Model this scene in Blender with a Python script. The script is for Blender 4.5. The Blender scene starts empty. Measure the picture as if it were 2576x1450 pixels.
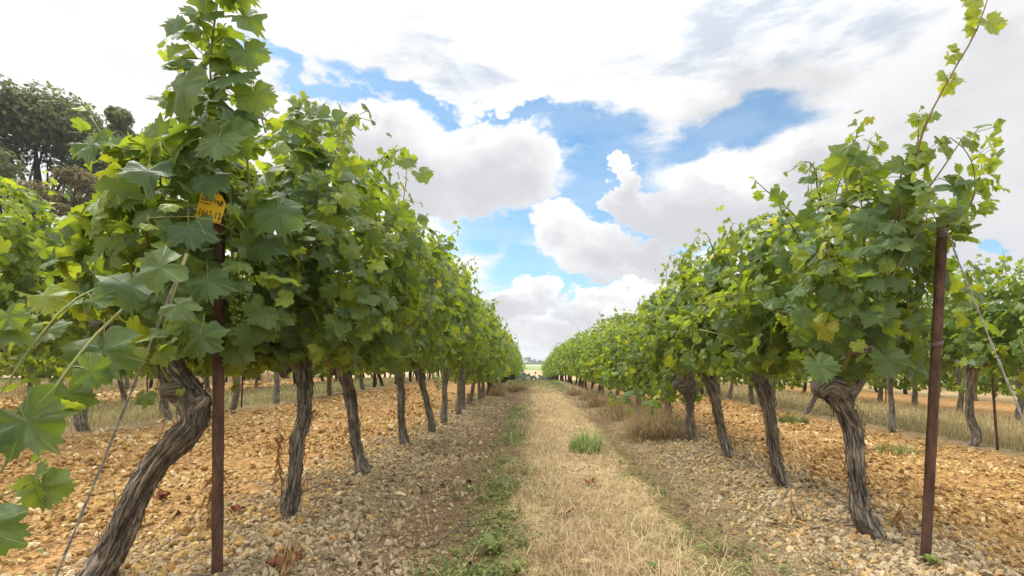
import bpy, math, random
import numpy as np
from mathutils import Vector, Matrix, noise as mnoise

# ------------------------------------------------------------------ camera
F, U0, V0, W, H, CH = 1222.0, 1364.0, 914.0, 2576.0, 1450.0, 0.9
S = bpy.context.scene
C = S.collection
cam_d = bpy.data.cameras.new('camera')
cam = bpy.data.objects.new('camera', cam_d)
C.objects.link(cam)
cam.location = (0, 0, CH)
cam.rotation_euler = (math.radians(90), 0, 0)
cam_d.sensor_width = 36.0
cam_d.lens = 36.0 * F / W
cam_d.shift_x = (W / 2 - U0) / W
cam_d.shift_y = (V0 - H / 2) / W
cam_d.clip_start = 0.05
cam_d.clip_end = 4000
S.camera = cam
S.render.engine = 'CYCLES'
S.render.resolution_x, S.render.resolution_y = 1024, 576
S.cycles.use_denoising = True
S.cycles.denoising_prefilter = 'NONE'
S.cycles.max_bounces = 7
S.cycles.diffuse_bounces = 4
S.cycles.transmission_bounces = 5
S.cycles.transparent_max_bounces = 4
S.view_settings.view_transform = 'Standard'
S.view_settings.look = 'None'
S.view_settings.exposure = 0.28
S.view_settings.gamma = 1.0

# ------------------------------------------------------------------ node helper
class NT:
    def __init__(self, tree):
        self.t = tree
        self.n = tree.nodes
        self.n.clear()
    def new(self, typ, **kw):
        nd = self.n.new(typ)
        for k, v in kw.items():
            setattr(nd, k, v)
        return nd
    def put(self, sock, v):
        if isinstance(v, bpy.types.NodeSocket):
            self.t.links.new(v, sock)
        elif v is not None:
            if sock.type == 'RGBA' and not hasattr(v, '__len__'):
                v = (v, v, v, 1)
            elif sock.type == 'RGBA' and len(v) == 3:
                v = (*v, 1)
            sock.default_value = v
    def m(self, op, a, b=None, c=None, clamp=False):
        nd = self.new('ShaderNodeMath', operation=op, use_clamp=clamp)
        for i, v in enumerate((a, b, c)):
            if v is not None:
                self.put(nd.inputs[i], v)
        return nd.outputs[0]
    def vm(self, op, a, b=None):
        nd = self.new('ShaderNodeVectorMath', operation=op)
        self.put(nd.inputs[0], a)
        if b is not None:
            self.put(nd.inputs[1], b)
        return nd.outputs['Value'] if op in ('LENGTH', 'DOT_PRODUCT') else nd.outputs[0]
    def step(self, x, lo, hi, a=0.0, b=1.0):
        nd = self.new('ShaderNodeMapRange', interpolation_type='SMOOTHSTEP')
        self.put(nd.inputs[0], x)
        for i, v in enumerate((lo, hi, a, b)):
            self.put(nd.inputs[i + 1], v)
        return nd.outputs[0]
    def mix(self, f, a, b, blend='MIX'):
        nd = self.new('ShaderNodeMix', data_type='RGBA', blend_type=blend)
        self.put(nd.inputs[0], f)
        self.put(nd.inputs[6], a)
        self.put(nd.inputs[7], b)
        return nd.outputs[2]
    def noise(self, vec, scale, detail=4, rough=0.55, dim='3D'):
        nd = self.new('ShaderNodeTexNoise', noise_dimensions=dim)
        if vec is not None:
            self.put(nd.inputs['Vector'], vec)
        nd.inputs['Scale'].default_value = scale
        nd.inputs['Detail'].default_value = detail
        nd.inputs['Roughness'].default_value = rough
        return nd
    def mapping(self, vec, loc=(0, 0, 0), rot=(0, 0, 0), scale=(1, 1, 1), typ='POINT'):
        nd = self.new('ShaderNodeMapping', vector_type=typ)
        self.put(nd.inputs[0], vec)
        nd.inputs[1].default_value = loc
        nd.inputs[2].default_value = rot
        nd.inputs[3].default_value = scale
        return nd.outputs[0]
    def attr(self, name):
        nd = self.new('ShaderNodeAttribute', attribute_name=name)
        return nd
    def ramp(self, f, stops, interp='LINEAR'):
        nd = self.new('ShaderNodeValToRGB')
        cr = nd.color_ramp
        cr.interpolation = interp
        while len(cr.elements) > 1:
            cr.elements.remove(cr.elements[-1])
        cr.elements[0].position = stops[0][0]
        cr.elements[0].color = (*stops[0][1], 1)
        for p, c in stops[1:]:
            e = cr.elements.new(p)
            e.color = (*c, 1)
        self.put(nd.inputs[0], f)
        return nd.outputs[0]

def material(name):
    m = bpy.data.materials.new(name)
    m.use_nodes = True
    g = NT(m.node_tree)
    out = g.new('ShaderNodeOutputMaterial')
    return m, g, out

def principled(g, out, col, rough=0.8, spec=0.3, metal=0.0, bump=None, bstr=0.4, bdist=0.01):
    p = g.new('ShaderNodeBsdfPrincipled')
    g.put(p.inputs['Base Color'], col)
    g.put(p.inputs['Roughness'], rough)
    g.put(p.inputs['Specular IOR Level'], spec)
    g.put(p.inputs['Metallic'], metal)
    if bump is not None:
        b = g.new('ShaderNodeBump')
        b.inputs['Strength'].default_value = bstr
        b.inputs['Distance'].default_value = bdist
        g.put(b.inputs['Height'], bump)
        g.t.links.new(b.outputs[0], p.inputs['Normal'])
    if out is not None:
        g.t.links.new(p.outputs[0], out.inputs[0])
    return p

# ------------------------------------------------------------------ sky and sun
SUN_AZ, SUN_EL = math.radians(-62), math.radians(56)
def build_world():
    w = bpy.data.worlds.new('World')
    S.world = w
    w.use_nodes = True
    g = NT(w.node_tree)
    out = g.new('ShaderNodeOutputWorld')
    tc = g.new('ShaderNodeTexCoord')
    d = g.vm('NORMALIZE', tc.outputs['Generated'])
    sp = g.new('ShaderNodeSeparateXYZ')
    g.put(sp.inputs[0], d)
    az = g.m('ARCTAN2', sp.outputs[0], sp.outputs[1])
    el = g.m('ARCSINE', sp.outputs[2])
    dz = g.mapping(d, scale=(1, 1, 1.5))
    dst = g.mapping(d, rot=(0, 0.12, 0), scale=(1, 1, 4.2))
    nA = g.noise(dz, 4.5, 7, 0.55)
    nB = g.noise(dz, 15, 8, 0.6)
    nS = g.noise(dst, 4.0, 8, 0.6)
    nF = g.noise(dz, 2.2, 6, 0.55)
    def chan(nd):
        s = g.new('ShaderNodeSeparateColor')
        g.put(s.inputs[0], nd.outputs['Color'])
        return s.outputs
    a, b = chan(nA), chan(nB)
    s_ = chan(nS)
    f_ = chan(nF)
    c0 = lambda x: g.m('SUBTRACT', x, 0.5)
    def warp(k1, k2):
        x = g.m('MULTIPLY_ADD', c0(a[0]), k1, g.m('MULTIPLY_ADD', c0(b[0]), k2, az))
        y = g.m('MULTIPLY_ADD', c0(a[1]), k1 * .8, g.m('MULTIPLY_ADD', c0(b[1]), k2 * .9, el))
        cx = g.new('ShaderNodeCombineXYZ')
        g.put(cx.inputs[0], x)
        g.put(cx.inputs[1], y)
        return cx.outputs[0]
    P1 = warp(.13, .13)      # cumulus lumps
    P2 = warp(.22, .10)      # wispy holes
    def ell(P, u, v, ru, rv, rot=0.0):
        A = math.atan((u - U0) / F)
        E = math.atan((V0 - v) / F * math.cos(A))
        return g.mapping(P, (A, E, 0), (0, 0, rot), (ru / F * math.cos(A) ** 2, rv / F * math.cos(A), 1), 'TEXTURE')
    def dens(P, lst, k=.25):
        r = None
        for e in lst:
            q = g.m('SUBTRACT', 1.0, g.vm('LENGTH', ell(P, *e)))
            r = q if r is None else g.m('SMOOTH_MAX', r, q, k)
        return r
    # high overcast sheet with blue gaps
    holes = dens(P2, [(800, 214, 170, 26, -.10), (1040, 244, 190, 24, -.16), (1300, 268, 120, 18, -.1),
                      (1480, 335, 170, 60, 0), (1780, 345, 210, 62, .05), (1560, 440, 170, 110, 0), (1500, 560, 130, 110, 0),
                      (1250, 590, 170, 60, .1), (1660, 600, 150, 70, 0), (1175, 318, 26, 18, 0), (1330, 660, 150, 50, 0),
                      (1450, 720, 200, 60, 0), (2530, 650, 70, 26, 0), (1640, 740, 120, 50, 0)])
    hole = g.step(g.m('MULTIPLY_ADD', c0(s_[0]), 1.5, holes), -.22, .42)
    hole = g.m('MULTIPLY', hole, g.step(s_[1], .30, .62, 1.0, .80))
    thin = dens(P2, [(1200, 70, 200, 80, 0), (1750, 50, 420, 90, .05), (1600, 220, 260, 40, 0), (2150, 60, 300, 60, .2), (1050, 215, 260, 60, -.1)])
    thinm = g.m('MULTIPLY', g.step(thin, -.35, .4), g.step(s_[1], .47, .64))
    greyr = dens(P2, [(2350, 520, 360, 260, .2), (1900, 235, 200, 55, 0), (2480, 260, 170, 160, 0), (2100, 440, 200, 80, .2)])
    greym = g.m('MULTIPLY', g.step(greyr, -.4, .4), g.step(f_[0], .24, .60))
    low = g.step(el, .03, .24, 1.0, 0.0)
    wv = g.step(el, .50, .95, .97, 3.0)          # thin cloud is brightest high up, round the veiled sun
    wc = g.new('ShaderNodeCombineColor')
    for q in range(3):
        g.put(wc.inputs[q], wv)
    wht = wc.outputs[0]
    soft = g.step(nF.outputs['Fac'], .35, .65, .80, 1.0)
    sc = g.new('ShaderNodeCombineColor')
    for q in range(3):
        g.put(sc.inputs[q], soft)
    over = g.mix(greym, g.mix(1.0, wht, sc.outputs[0], 'MULTIPLY'), (.50, .505, .535))
    over = g.mix(g.m('MULTIPLY', thinm, .7), over, (.40, .49, .60))
    lowm = g.m('MULTIPLY', low, g.step(s_[2], .38, .62, .25, .95))
    over = g.mix(lowm, over, (.52, .565, .63))
    col, alpha = over, g.m('SUBTRACT', 1.0, hole)
    # cumulus, back to front
    cum = [
        ([(1320, 770, 95, 80), (1225, 810, 110, 70), (1420, 850, 150, 45), (1530, 810, 90, 40)], 790, 80),
        ([(1520, 745, 80, 40), (1610, 740, 130, 60), (1480, 800, 60, 40)], 745, 60),
        ([(1600, 655, 140, 50), (1425, 580, 72, 66), (1500, 630, 120, 70), (1690, 665, 80, 36), (1650, 640, 60, 40)], 600, 85),
        ([(1590, 500, 50, 80), (1740, 530, 175, 85), (1900, 560, 140, 80), (2050, 560, 120, 90), (1570, 425, 26, 40)], 500, 90),
        ([(1000, 380, 160, 120), (1250, 420, 190, 125), (1130, 470, 240, 100), (960, 300, 60, 50), (1215, 320, 60, 50), (1330, 450, 110, 105)], 400, 140),
        ([(1365, 745, 62, 56), (1300, 775, 80, 45)], 740, 55),
    ]
    for lobes, vc, rv in cum:
        P = P1
        dn = dens(P, lobes, .3)
        al = g.step(dn, -.03, .22)
        Ec = math.atan((V0 - vc) / F)
        t = g.m('DIVIDE', g.m('SUBTRACT', el, Ec), rv / F)
        t = g.m('ADD', t, g.m('MULTIPLY', c0(a[2]), 3.6))
        t = g.m('ADD', t, g.m('MULTIPLY', c0(b[2]), .8))
        t = g.m('SUBTRACT', t, g.m('MULTIPLY', dn, .9))
        lit = g.step(t, -1.5, .9)
        cc = g.mix(lit, (.57, .575, .60), wht)
        col = g.mix(al, col, cc)
        alpha = g.m('MAXIMUM', alpha, al)
    alpha = g.m('MAXIMUM', alpha, g.m('MULTIPLY', low, .5))
    sky = g.new('ShaderNodeTexSky', sky_type='NISHITA')
    sky.sun_disc = False
    sky.sun_elevation = SUN_EL
    sky.sun_rotation = SUN_AZ
    sky.air_density = 1.0
    sky.dust_density = 0.6
    sky.ozone_density = .6
    b1 = g.new('ShaderNodeBackground')
    g.put(b1.inputs[0], g.mix(1.0, sky.outputs[0], (.66, .96, 1.02), 'MULTIPLY'))
    b1.inputs[1].default_value = 0.15
    b2 = g.new('ShaderNodeBackground')
    g.put(b2.inputs[0], col)
    b2.inputs[1].default_value = 1.0
    mx = g.new('ShaderNodeMixShader')
    g.put(mx.inputs[0], alpha)
    g.t.links.new(b1.outputs[0], mx.inputs[1])
    g.t.links.new(b2.outputs[0], mx.inputs[2])
    g.t.links.new(mx.outputs[0], out.inputs[0])
    w.cycles.sampling_method = 'MANUAL'
    w.cycles.sample_map_resolution = 512
build_world()
sun_d = bpy.data.lights.new('sun', 'SUN')
sun_d.energy = 2.5
sun_d.angle = math.radians(13)
sun_d.color = (1.0, .95, .86)
sun = bpy.data.objects.new('sun', sun_d)
C.objects.link(sun)
sdir = Vector((math.sin(SUN_AZ) * math.cos(SUN_EL), math.cos(SUN_AZ) * math.cos(SUN_EL), math.sin(SUN_EL)))
sun.rotation_euler = (-sdir).to_track_quat('-Z', 'Y').to_euler()
sun.location = (-8, 4, 14)

# ------------------------------------------------------------------ mesh helpers
def px(u, v, d):
    """a point at distance d along the viewing axis, read off the 2576-wide photograph"""
    return np.array([(u - U0) / F * d, d, CH + (V0 - v) / F * d])

def np_mesh(name, V, T, attrs=None, mats=(), midx=None, smooth=True):
    V = np.asarray(V, np.float32)
    T = np.asarray(T, np.int32)
    me = bpy.data.meshes.new(name)
    me.vertices.add(len(V))
    me.vertices.foreach_set('co', V.ravel())
    me.loops.add(T.size)
    me.loops.foreach_set('vertex_index', T.ravel())
    me.polygons.add(len(T))
    me.polygons.foreach_set('loop_start', np.arange(0, T.size, T.shape[1], dtype=np.int32))
    me.update(calc_edges=True)
    if smooth:
        me.polygons.foreach_set('use_smooth', np.ones(len(T), bool))
    else:
        me.polygons.foreach_set('use_smooth', np.zeros(len(T), bool))
    for k, a in (attrs or {}).items():
        a = np.asarray(a, np.float32)
        if a.ndim == 1:
            me.attributes.new(k, 'FLOAT', 'POINT').data.foreach_set('value', a)
        else:
            me.attributes.new(k, 'FLOAT_VECTOR', 'POINT').data.foreach_set('vector', a.ravel())
    for m in mats:
        me.materials.append(m)
    if midx is not None:
        me.polygons.foreach_set('material_index', np.asarray(midx, np.int32))
    me.update()
    return me

def obj(name, me, parent=None, loc=None):
    o = bpy.data.objects.new(name, me)
    C.objects.link(o)
    if parent is not None:
        o.parent = parent
    if loc is not None:
        o.location = loc
    return o

def thing(name, label, cat, loc=(0, 0, 0), group=None, me=None, kind=None):
    o = bpy.data.objects.new(name, me)
    C.objects.link(o)
    o.location = loc
    tag(o, label, cat, group, kind)
    return o

def tag(o, label, cat=None, group=None, kind=None):
    if label: o['label'] = label
    if cat: o['category'] = cat
    if group: o['group'] = group
    if kind: o['kind'] = kind
    return o

class MB:
    """collects vertex/triangle blocks with per-vertex attributes"""
    def __init__(self):
        self.V, self.T, self.A, self.M, self.n = [], [], [], [], 0
    def add(self, V, T, mi=0, **attrs):
        V = np.asarray(V, float)
        T = np.asarray(T, int)
        self.V.append(V)
        self.T.append(T + self.n)
        self.M.append(np.full(len(T), mi))
        self.A.append({k: (np.full(len(V), a) if np.isscalar(a) else np.asarray(a)) for k, a in attrs.items()})
        self.n += len(V)
    def mesh(self, name, mats, origin=(0, 0, 0), smooth=True):
        V = np.concatenate(self.V) - np.asarray(origin)
        keys = set(k for a in self.A for k in a)
        at = {}
        for k in keys:
            vec = [a[k] for a in self.A if k in a]
            sh = vec[0].shape[1:]
            at[k] = np.concatenate([a.get(k, np.zeros((len(v),) + sh)) for a, v in zip(self.A, self.V)])
        return np_mesh(name, V, np.concatenate(self.T), at, mats, np.concatenate(self.M), smooth)

def catmull(pts, n):
    p = np.asarray(pts, float)
    p = np.vstack([2 * p[0] - p[1], p, 2 * p[-1] - p[-2]])
    t = np.linspace(0, len(p) - 3 - 1e-6, n)
    i = t.astype(int)
    f = (t - i)[:, None]
    a, b, c, d = p[i], p[i + 1], p[i + 2], p[i + 3]
    return .5 * (2 * b + (c - a) * f + (2 * a - 5 * b + 4 * c - d) * f ** 2 + (3 * b - a - 3 * c + d) * f ** 3)

def frames(P):
    T = np.gradient(P, axis=0)
    T /= np.linalg.norm(T, axis=1)[:, None] + 1e-12
    N = np.zeros_like(T)
    n = np.cross(T[0], [0.31, .95, .02])
    n /= np.linalg.norm(n)
    for i in range(len(T)):
        n = n - T[i] * n.dot(T[i])
        n /= np.linalg.norm(n) + 1e-12
        N[i] = n
    return T, N, np.cross(T, N)

def tube(P, R, k=6, cap=True):
    P = np.asarray(P, float)
    R = np.broadcast_to(np.asarray(R, float), (len(P),))
    T, N, B = frames(P)
    th = np.linspace(0, 2 * np.pi, k, endpoint=False)
    V = P[:, None, :] + R[:, None, None] * (np.cos(th)[None, :, None] * N[:, None, :] + np.sin(th)[None, :, None] * B[:, None, :])
    V = V.reshape(-1, 3)
    n = len(P)
    i, j = np.meshgrid(np.arange(n - 1), np.arange(k), indexing='ij')
    a = i * k + j
    b = i * k + (j + 1) % k
    q = np.stack([a, b, b + k, a, b + k, a + k], -1).reshape(-1, 3)
    if cap:
        V = np.vstack([V, P[0], P[-1]])
        j = np.arange(k)
        c0 = np.stack([np.full(k, n * k), (j + 1) % k, j], -1)
        c1 = np.stack([np.full(k, n * k + 1), (n - 1) * k + j, (n - 1) * k + (j + 1) % k], -1)
        q = np.vstack([q, c0, c1])
    return V, q

# ------------------------------------------------------------------ materials
def leaf_material(name, veins, mature, young, back, trans, spec=.35):
    m, g, out = material(name)
    age = g.attr('age').outputs['Fac']
    rnd = g.attr('rnd').outputs['Fac']
    geo = g.new('ShaderNodeNewGeometry')
    tc = g.new('ShaderNodeTexCoord')
    nz = g.noise(tc.outputs['Object'], 60, 3, .6).outputs['Fac']
    m2 = g.mix(g.m('FRACT', g.m('MULTIPLY', rnd, 7.31)), mature, [mature[0] * 1.45, mature[1] * 1.25, mature[2] * .75])
    top = g.mix(age, m2, young)
    yell = g.m('GREATER_THAN', rnd, .985)
    top = g.mix(g.m('MULTIPLY', yell, .8), top, (.42, .40, .03))
    bk = g.mix(age, back, [c * 1.15 for c in young])
    bk = g.mix(g.m('MULTIPLY', yell, .8), bk, (.42, .40, .05))
    top = g.mix(g.step(nz, .35, .65, 0, .5), top, [c * .6 for c in mature])
    spot = g.m('MULTIPLY', g.step(nz, .685, .72), g.m('GREATER_THAN', g.m('FRACT', g.m('MULTIPLY', rnd, 13.7)), .74))
    top = g.mix(spot, top, (.16, .07, .025))
    if veins:
        vn = g.step(g.attr('vein').outputs['Fac'], .74, .98)
        top = g.mix(g.m('MULTIPLY', vn, .75), top, (.30, .37, .13))
        bk = g.mix(g.m('MULTIPLY', vn, .5), bk, (.34, .40, .16))
    col = g.mix(geo.outputs['Backfacing'], top, bk)
    rough = g.m('MULTIPLY_ADD', geo.outputs['Backfacing'], .35, .46)
    p = principled(g, None, col, rough, spec, bump=(g.m('MULTIPLY_ADD', vn, -.8, nz) if veins else None), bstr=.6, bdist=.006)
    tr = g.new('ShaderNodeBsdfTranslucent')
    tcol = g.mix(age, trans, (.62, .66, .04))
    tcol = g.mix(g.m('MULTIPLY', yell, .8), tcol, (.8, .7, .05))
    tcol = g.mix(spot, tcol, (.2, .08, .02))
    g.put(tr.inputs[0], tcol)
    mx = g.new('ShaderNodeMixShader')
    mx.inputs[0].default_value = .41
    g.t.links.new(p.outputs[0], mx.inputs[1])
    g.t.links.new(tr.outputs[0], mx.inputs[2])
    g.t.links.new(mx.outputs[0], out.inputs[0])
    return m
M = {}
M['leaf'] = leaf_material('vine_leaf_detailed', True, (.055, .110, .052), (.27, .36, .04), (.14, .21, .085), (.34, .47, .03))
M['leaf_far'] = leaf_material('vine_leaf', False, (.060, .118, .048), (.27, .36, .04), (.14, .21, .075), (.34, .47, .03))

def bark_material(name, c1, c2, c3, lichen=.5):
    m, g, out = material(name)
    bc = g.attr('bc').outputs['Vector']
    st = g.noise(g.mapping(bc, scale=(1, 1, .06)), 150, 6, .7).outputs['Fac']
    st2 = g.noise(g.mapping(bc, scale=(1, 1, .22)), 38, 5, .6).outputs['Fac']
    big = g.noise(bc, 9, 4, .6).outputs['Fac']
    col = g.mix(g.step(st, .34, .66), c1, c2)
    col = g.mix(g.step(st2, .5, .72, 0, .8), col, c3)
    crack = g.m('ABSOLUTE', g.m('SUBTRACT', g.noise(g.mapping(bc, loc=(5, 2, 0), scale=(1, 1, .09)), 60, 5, .6).outputs['Fac'], .5))
    col = g.mix(g.step(crack, .0, .022, .7, 0), col, [c * .5 for c in c1])
    col = g.mix(g.step(big, .42, .70, 0, .55), col, [c * .5 for c in c1])
    li = g.noise(bc, 46, 4, .6).outputs['Fac']
    lm = g.m('MULTIPLY', g.step(li, .63, .67), g.step(big, .5, .42))
    col = g.mix(g.m('MULTIPLY', lm, lichen), col, (.40, .44, .34))
    og = g.noise(g.mapping(bc, loc=(3, 7, 1)), 21, 3, .5).outputs['Fac']
    col = g.mix(g.m('MULTIPLY', g.step(og, .735, .75), lichen), col, (.55, .28, .03))
    h = g.m('ADD', g.m('MULTIPLY', st, .6), g.m('MULTIPLY', st2, .9))
    h = g.m('ADD', h, g.step(crack, 0, .04, 0, .6))
    principled(g, out, col, .92, .15, bump=h, bstr=1.0, bdist=.02)
    return m
M['bark'] = bark_material('vine_bark', (.15, .125, .10), (.45, .39, .315), (.60, .535, .445))
M['bark_dark'] = bark_material('old_dark_bark', (.035, .022, .016), (.11, .075, .052), (.17, .12, .09), .2)
M['tree_bark'] = bark_material('tree_bark', (.03, .024, .018), (.07, .055, .04), (.10, .085, .065), .1)

def cane_material():
    m, g, out = material('green_cane')
    r = g.attr('rnd').outputs['Fac']
    tc = g.new('ShaderNodeTexCoord')
    n = g.noise(tc.outputs['Object'], 40, 3).outputs['Fac']
    col = g.mix(r, (.20, .22, .055), (.20, .11, .05))
    col = g.mix(g.step(n, .4, .7, 0, .4), col, (.13, .12, .045))
    principled(g, out, col, .5, .35)
    return m
M['cane'] = cane_material()

def grape_material():
    m, g, out = material('unripe_grape')
    r = g.attr('rnd').outputs['Fac']
    col = g.mix(r, (.19, .27, .06), (.27, .33, .10))
    p = principled(g, out, col, .38, .45)
    p.inputs['Subsurface Weight'].default_value = .25
    p.inputs['Subsurface Radius'].default_value = (.006, .008, .002)
    p.inputs['Subsurface Scale'].default_value = 1.0
    return m
M['grape'] = grape_material()

def rust_material():
    m, g, out = material('rusted_steel')
    tc = g.new('ShaderNodeTexCoord')
    n = g.noise(g.mapping(tc.outputs['Object'], scale=(1, 1, .35)), 28, 7, .7).outputs['Fac']
    f = g.noise(tc.outputs['Object'], 160, 4, .7).outputs['Fac']
    col = g.ramp(n, [(.30, (.036, .020, .016)), (.46, (.085, .044, .030)), (.60, (.14, .076, .048)), (.75, (.25, .14, .08))])
    col = g.mix(g.step(f, .55, .7, 0, .6), col, (.135, .075, .055))
    principled(g, out, col, .78, .35, .25, bump=f, bstr=.4, bdist=.002)
    return m
M['rust'] = rust_material()

def plain(name, col, rough=.6, spec=.4, metal=0, var=.3, scale=30):
    m, g, out = material(name)
    tc = g.new('ShaderNodeTexCoord')
    n = g.noise(tc.outputs['Object'], scale, 5, .6).outputs['Fac']
    c = g.mix(g.step(n, .3, .7), [x * (1 - var) for x in col], [min(1, x * (1 + var)) for x in col])
    principled(g, out, c, rough, spec, metal)
    return m
M['wire'] = plain('weathered_wire', (.23, .21, .19), .5, .5, .5, .4, 90)
M['tag'] = plain('yellow_plastic', (.92, .58, .03), .45, .45, 0, .06)
M['ink'] = plain('dark_ink', (.045, .04, .03), .6, .3, 0, .1)
M['strap'] = plain('dark_strap', (.06, .05, .05), .6, .3, 0, .2)
M['deadstalk'] = plain('dried_stalk', (.34, .20, .085), .9, .1, 0, .4, 50)
M['deadleaf'] = plain('dead_leaf', (.19, .055, .03), .8, .2, 0, .55, 60)
M['twig'] = plain('grey_twig', (.20, .16, .125), .9, .1, 0, .4, 50)

def attr_ramp_material(name, stops, rough=.85, spec=.2, transl=0.0, fine=None, bump=None):
    m, g, out = material(name)
    r = g.attr('rnd').outputs['Fac']
    col = g.ramp(r, stops)
    if fine:
        tc = g.new('ShaderNodeTexCoord')
        n = g.noise(tc.outputs['Object'], fine, 5, .65).outputs['Fac']
        col = g.mix(g.step(n, .35, .7, 0, .45), col, (.16, .10, .05))
        p = principled(g, None, col, rough, spec, bump=n, bstr=.6, bdist=.006)
    else:
        p = principled(g, None, col, rough, spec)
    if transl:
        tr = g.new('ShaderNodeBsdfTranslucent')
        g.put(tr.inputs[0], col)
        mx = g.new('ShaderNodeMixShader')
        mx.inputs[0].default_value = transl
        g.t.links.new(p.outputs[0], mx.inputs[1])
        g.t.links.new(tr.outputs[0], mx.inputs[2])
        g.t.links.new(mx.outputs[0], out.inputs[0])
    else:
        g.t.links.new(p.outputs[0], out.inputs[0])
    return m
M['ochre_stone'] = attr_ramp_material('ochre_limestone', [(0, (.19, .10, .04)), (.25, (.39, .225, .075)), (.55, (.55, .355, .13)), (.82, (.63, .445, .195)), (1, (.74, .60, .37))], .9, .15, 0, 70)
M['grey_stone'] = attr_ramp_material('grey_limestone', [(0, (.12, .08, .045)), (.25, (.30, .225, .13)), (.55, (.45, .36, .225)), (.78, (.58, .475, .31)), (1, (.54, .33, .125))], .9, .15, 0, 70)
M['straw'] = attr_ramp_material('straw_blades', [(0, (.20, .125, .06)), (.3, (.40, .28, .145)), (.68, (.54, .405, .225)), (.90, (.68, .555, .34)), (.92, (.26, .27, .08)), (1, (.19, .25, .06))], .7, .25, .25)
M['green_grass'] = attr_ramp_material('green_blades', [(0, (.085, .13, .035)), (.4, (.16, .23, .06)), (.7, (.23, .28, .08)), (1, (.42, .36, .16))], .6, .3, .3)
M['tussock'] = attr_ramp_material('tussock_blades', [(0, (.17, .27, .07)), (.6, (.28, .39, .12)), (1, (.45, .46, .22))], .6, .3, .42)
M['weed'] = attr_ramp_material('weed_leaves', [(0, (.11, .15, .04)), (.5, (.19, .24, .06)), (.85, (.29, .32, .09)), (1, (.38, .32, .14))], .6, .3, .3)
M['oak'] = attr_ramp_material('oak_leaves', [(0, (.09, .12, .04)), (.5, (.17, .205, .07)), (.85, (.23, .26, .09)), (1, (.30, .29, .11))], .6, .3, .38)
M['brown_tree'] = attr_ramp_material('olive_brown_leaves', [(0, (.10, .085, .032)), (.5, (.18, .145, .055)), (1, (.25, .20, .08))], .7, .2, .35)
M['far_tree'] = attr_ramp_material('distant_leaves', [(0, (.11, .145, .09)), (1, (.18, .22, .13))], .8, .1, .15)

# ------------------------------------------------------------------ terrain
def sst(e0, e1, x):
    t = np.clip((x - e0) / (e1 - e0), 0, 1)
    return t * t * (3 - 2 * t)

LY = [-50, 22, 30, 42, 60, 110, 160, 220, 420, 950]
LZ = [0, 0, -.16, -.62, -1.6, -4.5, -4.2, -2.2, -.4, -.4]
_ly = np.linspace(-50, 950, 2001)
_lz = np.interp(_ly, LY, LZ)
for _ in range(3):
    _lz = np.convolve(np.pad(_lz, 8, 'edge'), np.ones(17) / 17, 'valid')

def drift(y):
    return .030 * np.maximum(0, np.minimum(np.asarray(y, float), 60) - 9)      # the rows bear slightly left

def gz(x, y):
    y = np.asarray(y, float)
    x = np.asarray(x, float) + drift(y)
    near = 1 - sst(30, 60, y)
    z = np.interp(y, _ly, _lz)
    z = z + near * .20 * sst(-1.7, -4.1, x)
    for xr in (-1.42, 1.68, -4.46, 4.5):                       # earth ridged up along the vines
        z = z + near * .035 * np.exp(-((x - xr) / .35) ** 2)
    z = z - near * .03 * np.exp(-((x + .75) / .2) ** 2) - near * .02 * np.exp(-((x - 1.05) / .2) ** 2)
    z = z + near * (.010 * np.sin(5.1 * x + 1.7 * np.sin(2.3 * y)) * np.sin(4.3 * y + 1) + .008 * np.sin(11 * x + 2 * np.sin(7 * y)) * np.sin(9 * y))
    return z

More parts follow.
